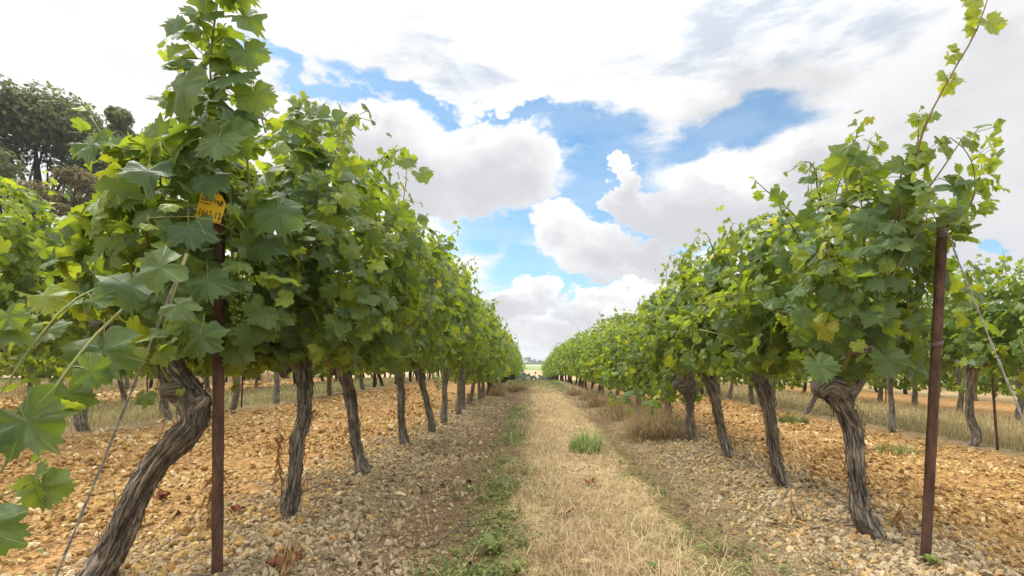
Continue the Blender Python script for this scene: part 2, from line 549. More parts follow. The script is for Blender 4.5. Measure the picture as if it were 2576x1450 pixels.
def build_ground():
    dx = np.arange(-6, 6.001, .07)
    gx = 6 + np.cumsum(np.geomspace(.09, 90, 44))
    xs = np.concatenate([-gx[::-1], dx, gx])
    ys = np.concatenate([np.arange(-8, 1.0, .4), np.arange(1.0, 9, .07), 9 + np.cumsum(np.geomspace(.08, 60, 90))])
    ys = ys[ys < 940]
    X, Y = np.meshgrid(xs, ys)
    V = np.stack([X, Y, gz(X, Y)], -1).reshape(-1, 3)
    n = len(xs)
    i, j = np.meshgrid(np.arange(len(ys) - 1), np.arange(n - 1), indexing='ij')
    a = (i * n + j).ravel()
    T = np.concatenate([np.stack([a, a + 1, a + n + 1], -1), np.stack([a, a + n + 1, a + n], -1)])
    m, g, out = material('vineyard_soil')
    tc = g.new('ShaderNodeTexCoord')
    P = tc.outputs['Object']
    sp = g.new('ShaderNodeSeparateXYZ')
    g.put(sp.inputs[0], P)
    w1 = g.noise(P, 2.2, 6, .65)
    sw = g.new('ShaderNodeSeparateColor')
    g.put(sw.inputs[0], w1.outputs['Color'])
    dr = g.m('MULTIPLY', g.m('MAXIMUM', g.m('SUBTRACT', g.m('MINIMUM', sp.outputs[1], 60.0), 9.0), 0.0), .030)
    x = g.m('MULTIPLY_ADD', g.m('SUBTRACT', sw.outputs[0], .5), .75, g.m('ADD', sp.outputs[0], dr))
    y = sp.outputs[1]
    och, gry, soil, weed, straw, sgr = (.35, .20, .08), (.23, .175, .10), (.17, .112, .062), (.17, .135, .055), (.40, .29, .15), (.27, .22, .09)
    st = [(-11, straw), (-10.6, och), (-7.9, och), (-7.3, sgr), (-5, sgr), (-4.5, gry), (-4.0, och), (-2.1, och), (-1.7, gry), (-1.0, gry), (-.80, soil),
          (-.38, soil), (-.26, weed), (-.10, straw), (.62, straw), (.74, weed), (.88, soil), (1.15, gry), (2.0, gry), (2.35, och), (4.2, och), (4.6, gry),
          (5.0, sgr), (7.2, straw), (7.8, och), (10.4, och), (11, straw)]
    col = g.ramp(g.m('MULTIPLY_ADD', x, 1 / 24, .5), [((a + 12) / 24, c) for a, c in st])
    vo = g.new('ShaderNodeTexVoronoi')
    g.put(vo.inputs['Vector'], P)
    vo.inputs['Scale'].default_value = 38
    vo.inputs['Randomness'].default_value = 1
    vs = g.new('ShaderNodeSeparateColor')
    g.put(vs.inputs[0], vo.outputs['Color'])
    vo2 = g.new('ShaderNodeTexVoronoi')
    g.put(vo2.inputs['Vector'], P)
    vo2.inputs['Scale'].default_value = 15
    vs2 = g.new('ShaderNodeSeparateColor')
    g.put(vs2.inputs[0], vo2.outputs['Color'])
    k = g.m('MULTIPLY_ADD', vs.outputs[0], .55, g.m('MULTIPLY_ADD', vs2.outputs[1], .4, .52))
    kk = g.new('ShaderNodeCombineColor')
    for q in range(3):
        g.put(kk.inputs[q], k)
    col = g.mix(1.0, col, kk.outputs[0], 'MULTIPLY')
    col = g.mix(g.step(sw.outputs[1], .52, .72, 0, .6), col, (.12, .07, .035))
    # the far valley: grass verge, ripe wheat, a green crop
    yy = g.m('MULTIPLY_ADD', g.m('SUBTRACT', sw.outputs[2], .5), 3.0, g.m('MULTIPLY_ADD', sp.outputs[0], .05, y))
    far = g.ramp(g.m('DIVIDE', yy, 900.0), [(0, (.20, .17, .07)), (24 / 900, (.19, .19, .06)), (36 / 900, (.13, .20, .05)), (138 / 900, (.12, .19, .05)), (146 / 900, (.40, .265, .125)),
                                    (222 / 900, (.43, .30, .145)), (225 / 900, (.10, .16, .05)), (238 / 900, (.16, .25, .055)), (330 / 900, (.20, .29, .08)), (380 / 900, (.42, .44, .22)), (1, (.2, .26, .1))])
    lp = g.noise(g.mapping(P, scale=(.02, .25, 1)), 1.0, 4, .6).outputs['Fac']
    far = g.mix(g.step(lp, .4, .65, 0, .25), far, (.2, .19, .07))
    side = g.step(g.m('ABSOLUTE', sp.outputs[0]), 13, 16)
    vine = g.m('MULTIPLY', g.step(yy, 20, 27, 1.0, 0.0), g.m('SUBTRACT', 1.0, side))
    fin = g.mix(vine, far, col)
    rows = g.m('MULTIPLY', g.step(yy, 27, 60, 1.0, 0.0), g.m('GREATER_THAN', y, 20.0))
    h = g.m('ADD', vo.outputs['Distance'], g.m('MULTIPLY', vo2.outputs['Distance'], 1.4))
    principled(g, out, fin, .95, .1, bump=g.m('MULTIPLY', h, -1.0), bstr=.9, bdist=.02)
    o = obj('ground', np_mesh('ground', V, T, None, [m]))
    tag(o, 'stony ochre vineyard soil with a dry grass path down the middle, fields beyond', None, None, 'structure')
build_ground()

# ------------------------------------------------------------------ vine leaves
KEY = [(0, .62, 1), (7, .52, 0), (13, .55, 0), (20, .47, 0), (27, .41, 0), (33, .50, 0), (40, .49, 0), (48, .585, 0), (56, .60, 1), (63, .52, 0), (70, .55, 0), (78, .47, 0), (86, .42, 0),
       (93, .49, 0), (101, .47, 0), (111, .555, 1), (120, .48, 0), (128, .52, 0), (138, .45, 0), (148, .49, 0), (159, .42, 0), (168, .33, 0), (175, .16, 0)]
KMID = [(0, .63, 1), (14, .54, 0), (27, .41, 0), (42, .50, 0), (56, .61, 1), (72, .51, 0), (86, .42, 0), (111, .55, 1), (132, .48, 0), (158, .40, 0), (173, .18, 0)]
KLOW = [(0, .64, 1), (28, .42, 0), (56, .6, 1), (86, .42, 0), (113, .5, 1), (155, .38, 0)]
def leaf_templates(key, inner, n, seed):
    rs = np.random.RandomState(seed)
    res = []
    for _ in range(n):
        right = [(a, r, f) for a, r, f in key]
        left = [(-a, r, f) for a, r, f in key[1:]][::-1]
        th, r, f = [np.array(q, float) for q in zip(*(right + [(180, .05, 0)] + left))]
        deep = rs.uniform(.88, 1.30)
        r = np.where((r < .43) & (np.abs(th) < 100), r * deep, r) * rs.uniform(.90, 1.08, len(r))
        if inner:                                               # sharper teeth
            r = np.where(f > 0, r * 1.03, r * np.where(np.arange(len(r)) % 2 == 1, .93, 1.05))
        asym = rs.uniform(-.06, .06)
        t = np.radians(th)
        x, y = r * np.sin(t) * (1 + asym * np.sign(th)), r * np.cos(t)
        n_ = len(x)
        if inner:
            V = np.vstack([[0, 0], np.stack([x, y], -1) * .5, np.stack([x, y], -1)])
            vein = np.concatenate([[.78], f, f])
            j = np.arange(n_)
            k = (j + 1) % n_
            T = np.vstack([np.stack([np.zeros(n_, int), 1 + k, 1 + j], -1), np.stack([1 + j, 1 + k, 1 + n_ + k], -1), np.stack([1 + j, 1 + n_ + k, 1 + n_ + j], -1)])
        else:
            V = np.vstack([[0, 0], np.stack([x, y], -1)])
            vein = np.concatenate([[.7], f])
            j = np.arange(n_)
            k = (j + 1) % n_
            T = np.stack([np.zeros(n_, int), 1 + k, 1 + j], -1)
        rr = np.hypot(V[:, 0], V[:, 1])
        an = np.arctan2(V[:, 0], V[:, 1])
        fold = rs.uniform(-.15, .55)
        z = fold * np.abs(V[:, 0]) - rs.uniform(.1, .95) * rr ** 2 + rs.uniform(.04, .14) * np.sin(rs.choice([3, 4, 5]) * an + rs.uniform(0, 6)) * rr * 1.6
        z += .07 * (1 - vein) * (rr > .2) * rr * rs.choice([-1, 1]) + rs.uniform(-.18, .18) * V[:, 0] * V[:, 1] * 2
        res.append((np.column_stack([V, z]), T, vein))
    return res
TPL = {'hi': leaf_templates(KEY, True, 18, 1), 'mid': leaf_templates(KMID, False, 12, 2), 'low': leaf_templates(KLOW, False, 6, 3)}

def unit(v):
    return v / (np.linalg.norm(v, axis=-1, keepdims=True) + 1e-9)

def put_leaves(mb, lod, L, rs, mi=0):
    """L: dict of arrays pos, nor, apx, size, age"""
    pos, nor, apx, size, age = (np.asarray(L[k], float) for k in ('pos', 'nor', 'apx', 'size', 'age'))
    n = len(pos)
    if n == 0:
        return
    Z = unit(nor)
    Y = apx - (apx * Z).sum(1, keepdims=True) * Z
    Y = unit(Y)
    X = np.cross(Y, Z)
    R = np.stack([X, Y, Z], -1)
    rnd = rs.uniform(0, 1, n)
    rnd = np.where(size > .13, rnd * .98, rnd)
    which = rs.randint(0, len(TPL[lod]), n)
    for t, (V, T, vein) in enumerate(TPL[lod]):
        s = which == t
        k = s.sum()
        if not k:
            continue
        P = np.einsum('nij,vj->nvi', R[s], V) * size[s][:, None, None] + pos[s][:, None, :]
        TT = (T[None] + (np.arange(k) * len(V))[:, None, None]).reshape(-1, 3)
        mb.add(P.reshape(-1, 3), TT, mi, vein=np.tile(vein, k), age=np.repeat(age[s], len(V)), rnd=np.repeat(rnd[s], len(V)))

def orient(rs, out, n, spread=.6):
    """blade normal and tip direction for leaves whose outward direction is out"""
    up = np.array([0, 0, 1.0])
    N = unit(out * .75 + up * .42 + rs.normal(0, spread, (n, 3)) * .62)
    A = -up * .75 + out * .45 + rs.normal(0, .45, (n, 3))
    return N, A

def cane_walk(rs, p, d, length, step, half_at, droop=.02, ylim=9.0):
    pts = [p.copy()]
    d = d / np.linalg.norm(d)
    for i in range(int(length / step)):
        d = d + rs.normal(0, .09, 3)
        d[2] -= droop * (1 + i * .10)
        w = half_at(p[2])
        if abs(p[0]) > w - .10:
            d[0] -= np.sign(p[0]) * .22
        if abs(p[1]) > ylim:
            d[1] -= np.sign(p[1]) * .25
        d /= np.linalg.norm(d)
        p = p + d * step
        pts.append(p.copy())
    return np.array(pts)

def leaves_on_cane(rs, P, leaf, lat, L, pets, tip_young=True, big=1.0, out_dir=None):
    n = len(P)
    for i in range(1, n):
        t = i / (n - 1)
        d = P[i] - P[i - 1]
        d /= np.linalg.norm(d) + 1e-9
        o = np.array([P[i][0], P[i][1] * .5, 0])
        o = o / (np.linalg.norm(o) + .15) if out_dir is None else out_dir
        sd = np.cross(d, rs.normal(0, 1, 3))
        sd = sd / (np.linalg.norm(sd) + 1e-9) * (1 if i % 2 else -1)
        sz = leaf * rs.uniform(.78, 1.18) * (1.06 - .55 * max(0, t - .45) / .55) * big
        pd = unit(sd * .8 + o * .6 + np.array([0, 0, .3]))
        b = P[i] + pd * sz * rs.uniform(.45, .8)
        N, A = orient(rs, (o + sd * .4)[None], 1, .6)
        L['pos'].append(b); L['nor'].append(N[0]); L['apx'].append(A[0]); L['size'].append(sz)
        L['age'].append(min(1, rs.uniform(0, .22) + (max(0, t - .7) / .3 * .8 if tip_young else 0)))
        pets.append((P[i], b))
        if rs.uniform() < lat:
            for q in range(rs.randint(1, 4)):
                s2 = leaf * rs.uniform(.38, .68)
                b2 = P[i] + unit(sd + o * .5 + rs.normal(0, .8, 3)) * rs.uniform(.04, .15)
                N, A = orient(rs, o[None], 1, .9)
                L['pos'].append(b2); L['nor'].append(N[0]); L['apx'].append(A[0]); L['size'].append(s2)
                L['age'].append(rs.uniform(.08, .7) ** 1.3)
                if q == 0:
                    pets.append((P[i], b2))

def new_L():
    return {k: [] for k in ('pos', 'nor', 'apx', 'size', 'age')}

def canopy(rs, half=.5, zt=2.0, zb=.80, ylen=.60, n_cane=16, n_surf=360, lat=.55, leaf=.125, head=(0, 0, .86), n_esc=9):
    L, pets, canes = new_L(), [], []
    def half_at(z):
        t = np.clip((z - zb) / (zt - zb), 0, 1.05)
        return half * np.interp(t, [0, .06, .28, .6, .84, 1.0, 1.05], [.5, .74, 1, .93, .62, .16, .05])
    for c in range(n_cane):
        p = np.array(head) + np.array([rs.normal(0, .04), rs.uniform(-.8, .8) * ylen, rs.uniform(-.03, .06)])
        d = np.array([rs.normal(0, .5), rs.normal(0, .28), rs.uniform(.5, 1.2)])
        P = cane_walk(rs, p, d, rs.uniform(.6, 1.22) * (zt - .85), .07, half_at, rs.choice([.006, .015, .035]), ylen * 1.05)
        canes.append(P)
        leaves_on_cane(rs, P, leaf, lat, L, pets)
    # shoots that break out of the top and the sides
    for c in range(n_esc):
        zz = zb + (zt - zb) * rs.uniform(.45, .97)
        sd = rs.choice([-1, 1])
        p = np.array([sd * half_at(zz) * rs.uniform(.2, .9), rs.uniform(-.95, .95) * ylen, zz])
        d = np.array([sd * rs.uniform(.0, .7), rs.normal(0, .3), rs.uniform(.5, 1.3)])
        P = cane_walk(rs, p, d, rs.uniform(.18, .50), .06, lambda z: 9.0, rs.choice([.01, .05, .12]))
        canes.append(P)
        leaves_on_cane(rs, P, leaf * .80, .35, L, pets)
    # leaves turned outward along the outside of the canopy
    t = rs.beta(1.1, 1.0, n_surf)
    z = zb + t * (zt - zb)
    ph = rs.uniform(0, 2 * np.pi, n_surf)
    cx, cy = np.cos(ph), np.sin(ph)
    e = .62
    cx, cy = np.sign(cx) * np.abs(cx) ** e, np.sign(cy) * np.abs(cy) ** e
    w = half_at(z) * (1 + .16 * np.sin(7 * ph + 5 * z) + .10 * np.sin(3 * ph - 9 * z + 1) + rs.normal(0, .07, n_surf)) * rs.uniform(.66, 1.06, n_surf)
    pos = np.stack([w * cx, cy * ylen * 1.05 * np.clip(w / half + .25, .3, 1.05), z], -1)
    slope = (half_at(z - .05) - half_at(z + .05)) / .1
    out = unit(np.stack([np.cos(ph), np.sin(ph) * .6, slope * .8], -1))
    N, A = orient(rs, out, n_surf, .6)
    sz = leaf * rs.uniform(.55, 1.2, n_surf) * np.interp(t, [0, .7, 1], [1.0, 1.0, .72])
    age = np.clip(rs.uniform(0, .20, n_surf) + np.where(rs.uniform(0, 1, n_surf) < .33, rs.uniform(.25, .95, n_surf), 0) + np.clip(t - .8, 0, 1) * 1.6 * rs.uniform(0, 1, n_surf), 0, 1)
    for k, a in (('pos', pos), ('nor', N), ('apx', A), ('size', sz), ('age', age)):
        L[k].extend(list(a))
    return L, pets, canes

def put_petioles(mb, pets, rs, r=.0016, mi=1):
    for a, b in pets:
        m_ = (a + b) / 2 + np.array([0, 0, .006])
        V, T = tube(np.array([a, m_, b]), [r * 1.2, r, r], 3, False)
        mb.add(V, T, mi, rnd=float(rs.uniform(0, .6)), age=0., vein=0.)

# ------------------------------------------------------------------ trunks
def trunk_block(rs, P, R, k=36, n=96, rough=1.0, fine=True):
    """a gnarled stem swept along P with radii R: strands that twist round it, burrs and flakes"""
    P = catmull(P, n)
    R = np.maximum(catmull(np.stack([R, R, R], -1), n)[:, 0], .004)
    T, N, B = frames(P)
    s = np.concatenate([[0], np.cumsum(np.linalg.norm(np.diff(P, axis=0), axis=1))])
    th = np.linspace(0, 2 * np.pi, k, endpoint=False)
    TH, SS = np.meshgrid(th, s)
    tw = rs.uniform(-1.6, 1.6)
    ph = rs.uniform(0, 6, 8)
    a = TH + tw * SS
    disp = .05 * np.sin(3 * a + ph[0] + 1.3 * np.sin(6 * SS + ph[1])) + .05 * np.abs(np.sin(4 * a + ph[2] + 2 * np.sin(5 * SS + ph[3]))) + .025 * np.sin(8 * a + ph[4] + 3 * np.sin(4 * SS)) \
        + .05 * np.sin(17 * SS + ph[5] + TH) + .03 * np.sin(13 * a + ph[6])
    if fine:
        off = rs.uniform(0, 50)
        nz = np.array([mnoise.fractal(Vector((math.cos(t + tw * q * .5) * 2.2, math.sin(t + tw * q * .5) * 2.2, q * 7 + off)), 1.0, 2.0, 4) for q in s for t in th]).reshape(n, k)
        ns = np.array([mnoise.fractal(Vector((math.cos(t + tw * q) * 5, math.sin(t + tw * q) * 5, q * 3.5 + off)), .8, 2.0, 3) for q in s for t in th]).reshape(n, k)
        disp = disp + .15 * nz + .15 * ns
    RR = R[:, None] * (1 + rough * disp)
    V = P[:, None, :] + RR[..., None] * (np.cos(th)[None, :, None] * N[:, None, :] + np.sin(th)[None, :, None] * B[:, None, :])
    bc = np.stack([R.mean() * np.cos(TH), R.mean() * np.sin(TH), SS], -1).reshape(-1, 3)
    i, j = np.meshgrid(np.arange(n - 1), np.arange(k), indexing='ij')
    a_ = i * k + j
    b_ = i * k + (j + 1) % k
    q = np.stack([a_, b_, b_ + k, a_, b_ + k, a_ + k], -1).reshape(-1, 3)
    V = np.vstack([V.reshape(-1, 3), P[0], P[-1]])
    bc = np.vstack([bc, [0, 0, 0], [0, 0, s[-1]]])
    j = np.arange(k)
    q = np.vstack([q, np.stack([np.full(k, n * k), (j + 1) % k, j], -1), np.stack([np.full(k, n * k + 1), (n - 1) * k + j, (n - 1) * k + (j + 1) % k], -1)])
    return V, q, bc

def trunk_mesh(rs, P, R, arms=(), k=36, n=96, fine=True, origin=(0, 0, 0), mat='bark', rough=1.0):
    mb = MB()
    V, T, bc = trunk_block(rs, P, R, k, n, rough * (1.3 if fine else 1), fine)
    mb.add(V, T, 0, bc=bc)
    if fine:
        flakes(mb, rs, P, R, 260)
    for PA, RA in arms:
        V, T, bc = trunk_block(rs, PA, RA, max(8, k * 2 // 3), max(10, n // 3), 1.3 * rough, fine)
        mb.add(V, T, 0, bc=bc + rs.uniform(0, 3))
    return mb.mesh('trunk', [M[mat]], origin)

def flakes(mb, rs, P, R, count):
    """thin lifting fibres of bark all over a stem"""
    PP = catmull(P, 80)
    RR = np.interp(np.linspace(0, 1, 80), np.linspace(0, 1, len(R)), R)
    T_, N_, B_ = frames(PP)
    for _ in range(count):
        i = rs.randint(3, 76)
        a = rs.uniform(0, 6.283)
        o = N_[i] * math.cos(a) + B_[i] * math.sin(a)
        d = T_[i] * rs.choice([-1, 1]) + rs.normal(0, .14, 3)
        d = unit(d[None])[0]
        sd = np.cross(d, o)
        L_, n = rs.uniform(.035, .15), 6
        t = np.linspace(0, 1, n)
        c = PP[i] + o * RR[i] * .98 + np.outer(t * L_, d) + np.outer(rs.uniform(.05, .22) * L_ * t ** 2 + .002, o)
        w = rs.uniform(.002, .0065) * (1 - .8 * t)[:, None]
        V = np.vstack([c - sd * w, c + sd * w, c - o * .0022])
        T = []
        for p_, q_ in ((0, 1), (1, 2), (2, 0)):
            for j in range(n - 1):
                a0, b0 = p_ * n + j, q_ * n + j
                T += [(a0, b0, b0 + 1), (a0, b0 + 1, a0 + 1)]
        bc = np.column_stack([np.tile(t * 0, 3) + rs.uniform(0, 1), np.repeat([0, .01, .02], n), np.tile(t * L_, 3)])
        mb.add(V, T, 0, bc=bc)

def bark_strip_mesh(rs, P, r, origin, length=.16):
    """a curling flake of bark standing off the stem"""
    n = 9
    t = np.linspace(0, 1, n)
    base, d, out = P
    side = np.cross(d, out)
    c = base + np.outer(t * length, d) + np.outer(t ** 2 * length * rs.uniform(.12, .35), out) + np.outer(np.full(n, r), out)
    wd = .011 * (1 - .75 * t)[:, None] * rs.uniform(.6, 1.3)
    th = .0018 * out
    V = np.vstack([c - side * wd - th, c + side * wd - th, c + side * wd + th, c - side * wd + th])
    T = []
    for q in range(4):
        a0, b0 = q * n, ((q + 1) % 4) * n
        for i in range(n - 1):
            T += [(a0 + i, b0 + i, b0 + i + 1), (a0 + i, b0 + i + 1, a0 + i + 1)]
    bc = np.column_stack([np.zeros(len(V)), np.repeat([0, 1, 1, 0], n) * .02, np.tile(t * length, 4)])
    mb = MB()
    mb.add(V, T, 0, bc=bc)
    return mb.mesh('bark_strip', [M['bark']], origin)

def icosphere(sub):
    import bmesh
    bm = bmesh.new()
    bmesh.ops.create_icosphere(bm, subdivisions=sub, radius=1)
    V = np.array([v.co[:] for v in bm.verts])
    T = np.array([[v.index for v in f.verts] for f in bm.faces])
    bm.free()
    return V, T
ICO1, ICO2 = icosphere(1), icosphere(2)

def grape_mesh(rs, length=.15, n=38, r=.0070, ico=ICO2):
    mb = MB()
    mb.add(*tube([(0, 0, .05), (0, .004, .0), (0, 0, -length)], [.0018, .0022, .0012], 5), mi=1, rnd=.4)
    done = []
    for i in range(n * 8):
        t = rs.uniform(0, 1) ** .8
        rad = .034 * (1 - t) ** .6 + .006
        a = rs.uniform(0, 6.283)
        p = np.array([rad * math.cos(a), rad * math.sin(a), -t * length])
        if all(np.linalg.norm(p - q) > r * 1.72 for q in done):
            done.append(p)
            mb.add(ico[0] * r * rs.uniform(.85, 1.08) * np.array([1, 1, 1.08]) + p, ico[1], 0, rnd=float(rs.uniform(0, 1)))
            mb.add(*tube([p, p * np.array([.2, .2, 1]) + np.array([0, 0, .008])], .0009, 3, False), mi=1, rnd=.2)
        if len(done) >= n:
            break
    return mb.mesh('grape_cluster', [M['grape'], M['cane']])
GRAPES = [grape_mesh(np.random.RandomState(40 + i), .11 + .025 * i, 34 + 8 * i) for i in range(3)]
GRAPES_FAR = [grape_mesh(np.random.RandomState(50 + i), .12 + .02 * i, 26, .0085, ICO1) for i in range(2)]

# ------------------------------------------------------------------ the near vines, one by one
def cane_object(P, r0, vine, loc, rs, ripe):
    P = catmull(P, max(8, len(P) * 2))
    n = len(P)
    R = np.linspace(r0, r0 * .45, n)
    R = R * (1 + .22 * (np.arange(n) % 4 == 0))
    mb = MB()
    V, T = tube(P, R, 7)
    mb.add(V, T, 0, rnd=ripe, age=0., vein=0.)
    return obj('shoot', mb.mesh('shoot', [M['cane']], loc), vine)

ROW = {'left': -1.42, 'right': 1.68}
def near_vine(spec, seed):
    rs = np.random.RandomState(seed)
    d = spec['d']
    pts = np.array([px(u, v, d + dd) for u, v, w, dd in spec['trunk']])
    rad = np.array([w / F * d * .73 for u, v, w, dd in spec['trunk']])
    gzv = float(gz(pts[0][0], pts[0][1]))
    pts[0][2] = gzv - .02
    loc = (pts[0][0], pts[0][1], gzv)
    vine = thing('grapevine', spec['label'], 'grapevine', loc, spec.get('group'))
    head = pts[-1]
    arms = []
    for sg in (-1, 1):
        L_ = rs.uniform(.28, .42)
        arms.append((np.array([head - [0, 0, .04], head + [rs.normal(0, .03), sg * .10, .02], head + [rs.normal(0, .04), sg * L_ * .6, .05], head + [rs.normal(0, .03), sg * L_, .07]]),
                     np.array([rad[-1] * .95, rad[-1] * .8, rad[-1] * .55, rad[-1] * .38])))
    for a in spec.get('knobs', []):
        PA = np.array([px(u, v, d + dd) for u, v, w, dd in a])
        arms.append((PA, np.array([w / F * d for u, v, w, dd in a])))
    k, n = spec.get('res', (36, 100))
    tr = obj('trunk', trunk_mesh(rs, pts, rad, arms, k, n, True, loc), vine)
    PP = catmull(pts, 60)
    for _ in range(spec.get('strips', 4)):
        i = rs.randint(8, 52)
        t = unit((PP[i + 1] - PP[i])[None])[0]
        o = rs.normal(0, 1, 3)
        o[1] -= .6
        o = unit((o - t * o.dot(t))[None])[0]
        r = np.interp(i, np.linspace(0, 59, len(rad)), rad)
        obj('bark_strip', bark_strip_mesh(rs, (PP[i], t * rs.choice([-1, 1]), o), r * 1.02, loc, rs.uniform(.05, .12) * (1.3 if d < 2.5 else 1)), tr)
    # canopy
    c = spec['canopy']
    cx, cy = c['at']
    L, pets, canes = canopy(rs, c.get('half', .52), c.get('zt', 2.05), c.get('zb', .82), c.get('ylen', .6), c.get('canes', 17), c.get('surf', 420), c.get('lat', .6), c.get('leaf', .125), (0, 0, .88))
    sh = np.array([cx, cy, 0.0])
    for k_ in ('pos',):
        L[k_] = [p + sh for p in L[k_]]
    pets = [(a + sh, b + sh) for a, b in pets]
    canes = [P + sh for P in canes]
    if spec.get('nocane'):
        u0, v0, u1, v1 = spec['nocane']
        cut = []
        for P in canes:
            u, v = U0 + F * P[:, 0] / P[:, 1], V0 - F * (P[:, 2] - CH) / P[:, 1]
            hit = np.where((u > u0) & (u < u1) & (v > v0) & (v < v1))[0]
            P = P[:hit[0]] if len(hit) else P
            if len(P) > 3:
                cut.append(P)
        canes = cut
    for s in spec.get('shoots', []):
        P = np.array([px(u, v, dd) for u, v, dd in s['path']])
        seg = np.linalg.norm(np.diff(P, axis=0), axis=1).sum()
        PN = catmull(P, max(4, int(seg / s.get('step', .075))))
        if s.get('leaves', True):
            leaves_on_cane(rs, PN, s.get('leaf', .125), s.get('lat', .25), L, pets, s.get('young', True), 1.0, unit(np.array([s.get('out', (0, -1, .2))], float))[0])
        cane_object(P, s.get('r', .0045), vine, loc, rs, s.get('ripe', .3))
    if spec.get('clear'):
        keep = []
        for i, p in enumerate(L['pos']):
            q = p + np.asarray(unit(np.array([L['apx'][i]]))[0]) * L['size'][i] * .3
            u, v = U0 + F * q[0] / q[1], V0 - F * (q[2] - CH) / q[1]
            m_ = L['size'][i] * F / q[1] * .42
            keep.append(not any(q[1] < dm and u0 - m_ < u < u1 + m_ and v0 - m_ < v < v1 + m_ for u0, v0, u1, v1, dm in spec['clear']))
        for k_ in L:
            L[k_] = [a for a, kf in zip(L[k_], keep) if kf]
        kp = [a for a in keep]
    for u, v, dd, size, nrm, apx, age in spec.get('hero', []):
        L['pos'].append(px(u, v, dd)); L['nor'].append(np.array(nrm, float)); L['apx'].append(np.array(apx, float)); L['size'].append(size); L['age'].append(age)
        pets.append((px(u, v, dd) - np.array(apx) * size * .5 - np.array([0, -.03, 0]), px(u, v, dd)))
    mb = MB()
    put_leaves(mb, 'hi', L, rs, 0)
    if spec.get('clear'):
        pp = []
        for a, b in pets:
            u, v = U0 + F * b[0] / b[1], V0 - F * (b[2] - CH) / b[1]
            if not any(b[1] < dm and u0 - 8 < u < u1 + 8 and v0 - 8 < v < v1 + 8 for u0, v0, u1, v1, dm in spec['clear']):
                pp.append((a, b))
        pets = pp
    put_petioles(mb, pets, rs)
    obj('foliage', mb.mesh('foliage', [M['leaf'], M['cane']], loc), vine)
    for P in canes:
        cane_object(P, rs.uniform(.0032, .0052), vine, loc, rs, float(rs.uniform(.1, .8)))
    for u, v, dd in spec.get('grapes', []):
        p = px(u, v, dd) - np.array(loc)
        gobj = obj('grape_cluster', GRAPES[rs.randint(0, 3)], vine, p)
        gobj.rotation_euler = (rs.normal(0, .12), rs.normal(0, .12), rs.uniform(0, 6))
        gobj.scale = (.9, .9, .9)
    return vine

